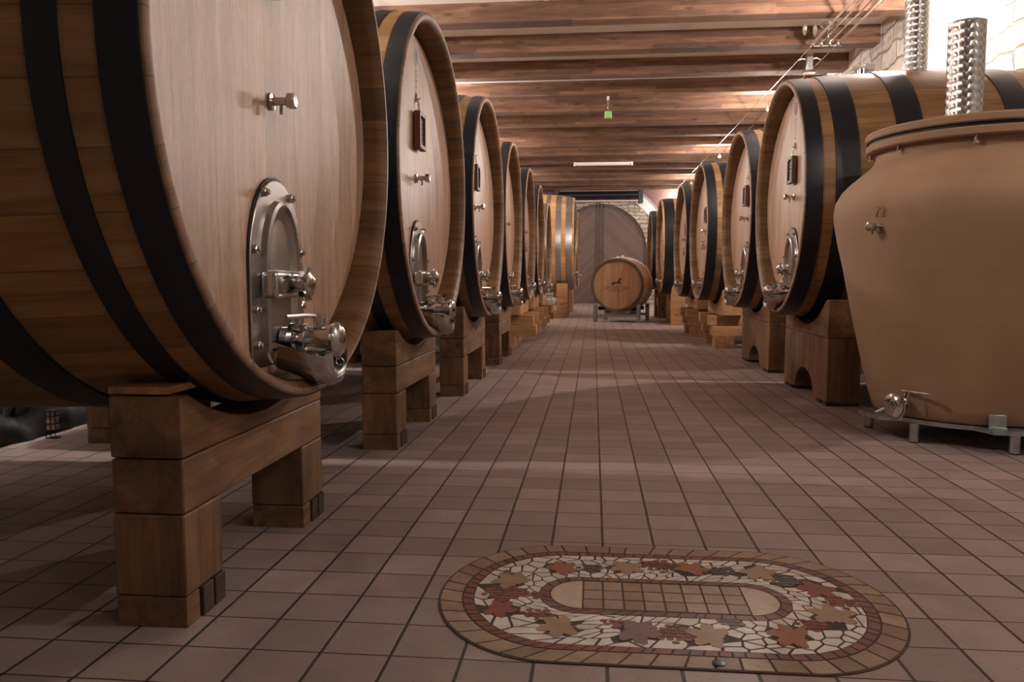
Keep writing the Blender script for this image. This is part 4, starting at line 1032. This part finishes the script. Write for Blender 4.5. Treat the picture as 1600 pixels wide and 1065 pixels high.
# pale stones and curb at the far left
for i, (x, y, s_) in enumerate(((-2.2, 29.4, 0.30), (-1.5, 29.7, 0.27), (-2.95, 29.3, 0.33))):
    b = MB(); vs_ = []; n = 12
    b.lathe((0, 0, 0), (0, 0, 1), [(0, s_*0.8), (s_*0.3, s_), (s_*0.8, s_*0.9), (s_*1.1, s_*0.5)], 9)
    b.v = [tuple(Vector(v) + 0.06*Vector((mnoise.noise(Vector(v)*4+Vector((i*9, 0, 0))), mnoise.noise(Vector(v)*4+Vector((0, i*7, 3))), 0))) for v in b.v]
    o = b.build('rubble_stone', M['stone_back'], loc=(x, y, 0), smooth=30); tag(o, ['pale rubble stone by the far left wall, middle one', 'pale rubble stone by the far left wall, nearest the aisle', 'pale rubble stone by the far left wall, the largest'][i], 'stone', 'pale stones near the back left corner')

# ------------------------------------------------------------------ floor mosaic
MX, MY, MA, MBh = 0.226, 2.478, 0.700, 0.458
def outline(o_, n):
    """closed outline at inset o_, parameterised evenly"""
    s_ = 0.33-0.08*min(1, o_/0.345); ea, eb = MA-s_-o_, MBh-o_
    raw = []
    for i in range(101): a = -PI/2+PI*i/100; raw.append((s_+ea*math.cos(a), eb*math.sin(a)))
    for i in range(101): a = PI/2+PI*i/100; raw.append((-s_+ea*math.cos(a), eb*math.sin(a)))
    raw.append(raw[0])
    d_ = [0]
    for p, q in zip(raw, raw[1:]): d_.append(d_[-1]+math.hypot(q[0]-p[0], q[1]-p[1]))
    out = []; j = 0
    for i in range(n):
        tt = d_[-1]*i/n
        while d_[j+1] < tt: j += 1
        k_ = (tt-d_[j])/(d_[j+1]-d_[j]+1e-12); out.append((raw[j][0]+(raw[j+1][0]-raw[j][0])*k_, raw[j][1]+(raw[j+1][1]-raw[j][1])*k_))
    return out
NO = 720
OUTS = {}
def at(u, o_):
    key = round(o_, 3)
    if key not in OUTS: OUTS[key] = outline(key, NO)
    L = OUTS[key]; f = (u % 1)*NO; i = int(f) % NO; k_ = f-int(f); p, q = L[i], L[(i+1) % NO]
    return (p[0]+(q[0]-p[0])*k_, p[1]+(q[1]-p[1])*k_)
class Pieces:
    def __init__(s): s.polys = []
    def add(s, poly, h=0.0045): s.polys.append((poly, h))
    def build(s, name, mat, parent, z0=0.002, kind=None):
        b = MB(); vals = []
        for poly, h in s.polys:
            n0 = len(b.f); b.prism(poly, z0-0.001, h, 'xy'); r = R.random(); vals += [r]*(len(b.f)-n0)
        o = b.build(name, mat, parent, smooth=0)
        at_ = o.data.attributes.new('piece', 'FLOAT', 'FACE'); at_.data.foreach_set('value', vals)
        if kind: o['kind'] = kind
        return o
mos = empty('floor_mosaic', (MX, MY, 0)); tag(mos, 'oval floor mosaic of vine leaves and white marble pieces in the tiles', 'mosaic')
b = MB(); b.prism(outline(-0.003, 160), 0.0, 0.003, 'xy'); b.build('grout_bed', M['m_grout'], mos, smooth=0)
def band(o0, o1, n, gap, mat, name, jit=0.15):
    P = Pieces()
    cuts = [(i+R.uniform(-jit, jit))/n for i in range(n)]
    per = 2.0
    for i in range(n):
        u0 = cuts[i]+gap; u1 = (cuts[(i+1) % n] + (1 if i == n-1 else 0))-gap
        m_ = 4
        P.add([at(u0+(u1-u0)*k/m_, o0) for k in range(m_+1)] + [at(u1-(u1-u0)*k/m_, o1) for k in range(m_+1)])
    return P.build(name, mat, mos)
band(0.004, 0.068, 48, 0.0010, M['m_outer'], 'outer_border')
band(0.074, 0.104, 84, 0.0009, M['m_red'], 'inner_border', 0.25)
band(0.312, 0.342, 40, 0.0016, M['m_red'], 'panel_border', 0.25)
# centre panel
P = Pieces(); pw = 0.25; ph = MBh-0.348
for r_ in range(3):
    for c_ in range(8):
        x0 = -pw+2*pw*c_/8; y0 = -ph+2*ph*r_/3; P.add([(x0+0.003, y0+0.003), (x0+2*pw/8-0.003, y0+0.003), (x0+2*pw/8-0.003, y0+2*ph/3-0.003), (x0+0.003, y0+2*ph/3-0.003)])
P.build('centre_panel', M['m_outer'], mos)
for s_ in (-1, 1):
    P = Pieces(); ea = MA-0.25-0.348
    P.add([(s_*(pw+0.003), -ph)] + [(s_*(pw+0.003+(ea-0.003)*math.cos(a)), ph*math.sin(a)) for a in [-PI/2+PI*i/16 for i in range(17)]] + [(s_*(pw+0.003), ph)])
    P.build('half_round_inset', M['m_pale'], mos)
# leaves and grapes
def px(x, y):
    """photo pixel on the floor -> mosaic local coordinates"""
    v = Vector((x-800, y-532.5, F_PX)); wv = Vector((rt.dot(v), d.dot(v), up.dot(v))); s_ = -1.0/wv.z; return (wv.x*s_-MX, wv.y*s_-MY)
def leaf(cx2, cy2, r, rot):
    p = []; lob = [1.0, 0.58, 0.95, 0.55, 0.85, 0.50, 0.38, 0.50, 0.85, 0.55, 0.95, 0.58]
    n = len(lob)
    for i in range(n*3):
        a = 2*PI*i/(n*3)+rot; k0 = lob[i//3]; k1 = lob[(i//3+1) % n]; f_ = (i % 3)/3
        rr_ = k0+(k1-k0)*f_ + (0.06 if i % 3 == 1 else -0.03)
        p.append((cx2+r*rr_*math.cos(a)*0.98, cy2+r*rr_*math.sin(a)*1.15))
    return p
leaves = [(877, 890, 'm_orange', 0.060), (980, 887, 'm_tan', 0.062), (1080, 891, 'm_orange', 0.060), (1182, 895, 'm_tan', 0.064), (1277, 921, 'm_darkred', 0.064), (1302, 965, 'm_tan', 0.070), (1240, 996, 'm_orange', 0.066), (1113, 996, 'm_tan', 0.066), (992, 988, 'm_mauve', 0.070), (876, 980, 'm_tan', 0.066), (778, 952, 'm_darkred', 0.056), (800, 909, 'm_tan', 0.066)]
grapes = [(1033, 886, 'm_grape', 0.055), (1075, 893, 'm_grape', 0.0), (789, 928, 'm_grape', 0.058), (838, 930, 'm_grape', 0.03), (842, 960, 'm_grape', 0.042), (1053, 992, 'm_grape', 0.055), (960, 975, 'm_grape', 0.03), (1315, 943, 'm_grape', 0.045), (1270, 978, 'm_grape', 0.038), (925, 889, 'm_grey', 0.04), (1130, 893, 'm_grey', 0.04), (1222, 908, 'm_grey', 0.045), (1143, 975, 'm_grey', 0.03), (796, 897, 'm_grey', 0.022)]
blocks = []
for i, (x, y, mt, r) in enumerate(leaves):
    c_ = px(x, y); P = Pieces(); r *= 1.18; P.add(leaf(c_[0], c_[1], r, R.uniform(0, 6.28)), 0.0052); P.build('leaf_inlay', M[mt], mos); blocks.append((c_, r*0.74))
for (x, y, mt, r) in grapes:
    if r <= 0: continue
    c_ = px(x, y); P = Pieces(); blocks.append((c_, r*0.92))
    k = 0; yy = -r
    rr0 = 0.0112
    P.add([(c_[0]+r*1.12*math.cos(a)*(1+0.08*math.sin(3*a)), c_[1]+r*1.0*math.sin(a)) for a in [2*PI*q/24 for q in range(24)]], 0.0036)
    row = 0
    while yy < r:
        hw = math.sqrt(max(0, r*r-yy*yy))*1.15; xx = -hw+(rr0 if row % 2 else 0)
        while xx <= hw:
            P.add([(c_[0]+xx+rr0*1.0*math.cos(a), c_[1]+yy+rr0*0.86*math.sin(a)) for a in [2*PI*q/8 for q in range(8)]], 0.005); xx += rr0*2.25
        yy += rr0*1.9; row += 1
    P.build('grape_cluster', M[mt], mos)
# white crazy paving: Voronoi cells in (u, v) band space
RW = random.Random(5); per = 2.25; bw = 0.2
seeds = []
tries = 0
while len(seeds) < 300 and tries < 20000:
    tries += 1
    s_ = (RW.uniform(0, per), RW.uniform(0.0, bw)); md = 0.031 if RW.random() < 0.7 else 0.017
    ok = all(min(abs(s_[0]-q[0]), per-abs(s_[0]-q[0]))**2*0.8+(s_[1]-q[1])**2 > md*md for q in seeds)
    if ok: seeds.append(s_)
def clip(poly, nx, ny, c_):
    out = []
    for i in range(len(poly)):
        p, q = poly[i], poly[(i+1) % len(poly)]
        dp_, dq = nx*p[0]+ny*p[1]-c_, nx*q[0]+ny*q[1]-c_
        if dp_ <= 0: out.append(p)
        if (dp_ < 0 < dq) or (dq < 0 < dp_):
            k_ = dp_/(dp_-dq); out.append((p[0]+(q[0]-p[0])*k_, p[1]+(q[1]-p[1])*k_))
    return out
P = Pieces(); O0, O1 = 0.107, 0.309
for (u, v) in seeds:
    poly = [(u-0.08, 0), (u+0.08, 0), (u+0.08, bw), (u-0.08, bw)]
    for (u2, v2) in seeds:
        du = u2-u
        if du > per/2: du -= per
        if du < -per/2: du += per
        dv = v2-v
        if (du, dv) == (0, 0) or abs(du) > 0.12 or abs(dv) > 0.12: continue
        L_ = math.hypot(du, dv); nx, ny = du/L_, dv/L_
        poly = clip(poly, nx, ny, nx*(u+du/2)+ny*(v+dv/2)-0.0030)
        if len(poly) < 3: break
    if len(poly) < 3: continue
    xy = []
    for (pu, pv) in poly:
        o_ = O0+(O1-O0)*min(1, max(0, pv/bw)); xy.append(at(pu/per, o_))
    ar = abs(sum(p[0]*q[1]-q[0]*p[1] for p, q in zip(xy, xy[1:]+xy[:1])))/2
    cxm = sum(p[0] for p in xy)/len(xy); cym = sum(p[1] for p in xy)/len(xy)
    if any(math.hypot(cxm-c_[0], cym-c_[1]) < r for c_, r in blocks) or ar < 0.00008: continue
    P.add(xy, 0.0040)
P.build('marble_paving', M['m_white'], mos)
c_ = px(1123, 1039); b = MB(); b.lathe((c_[0], c_[1], 0.003), (0, 0, 1), [(0, 0.017), (0.004, 0.017), (0.005, 0.014)], 24); b.build('drain_disc', M['m_drain'], mos)
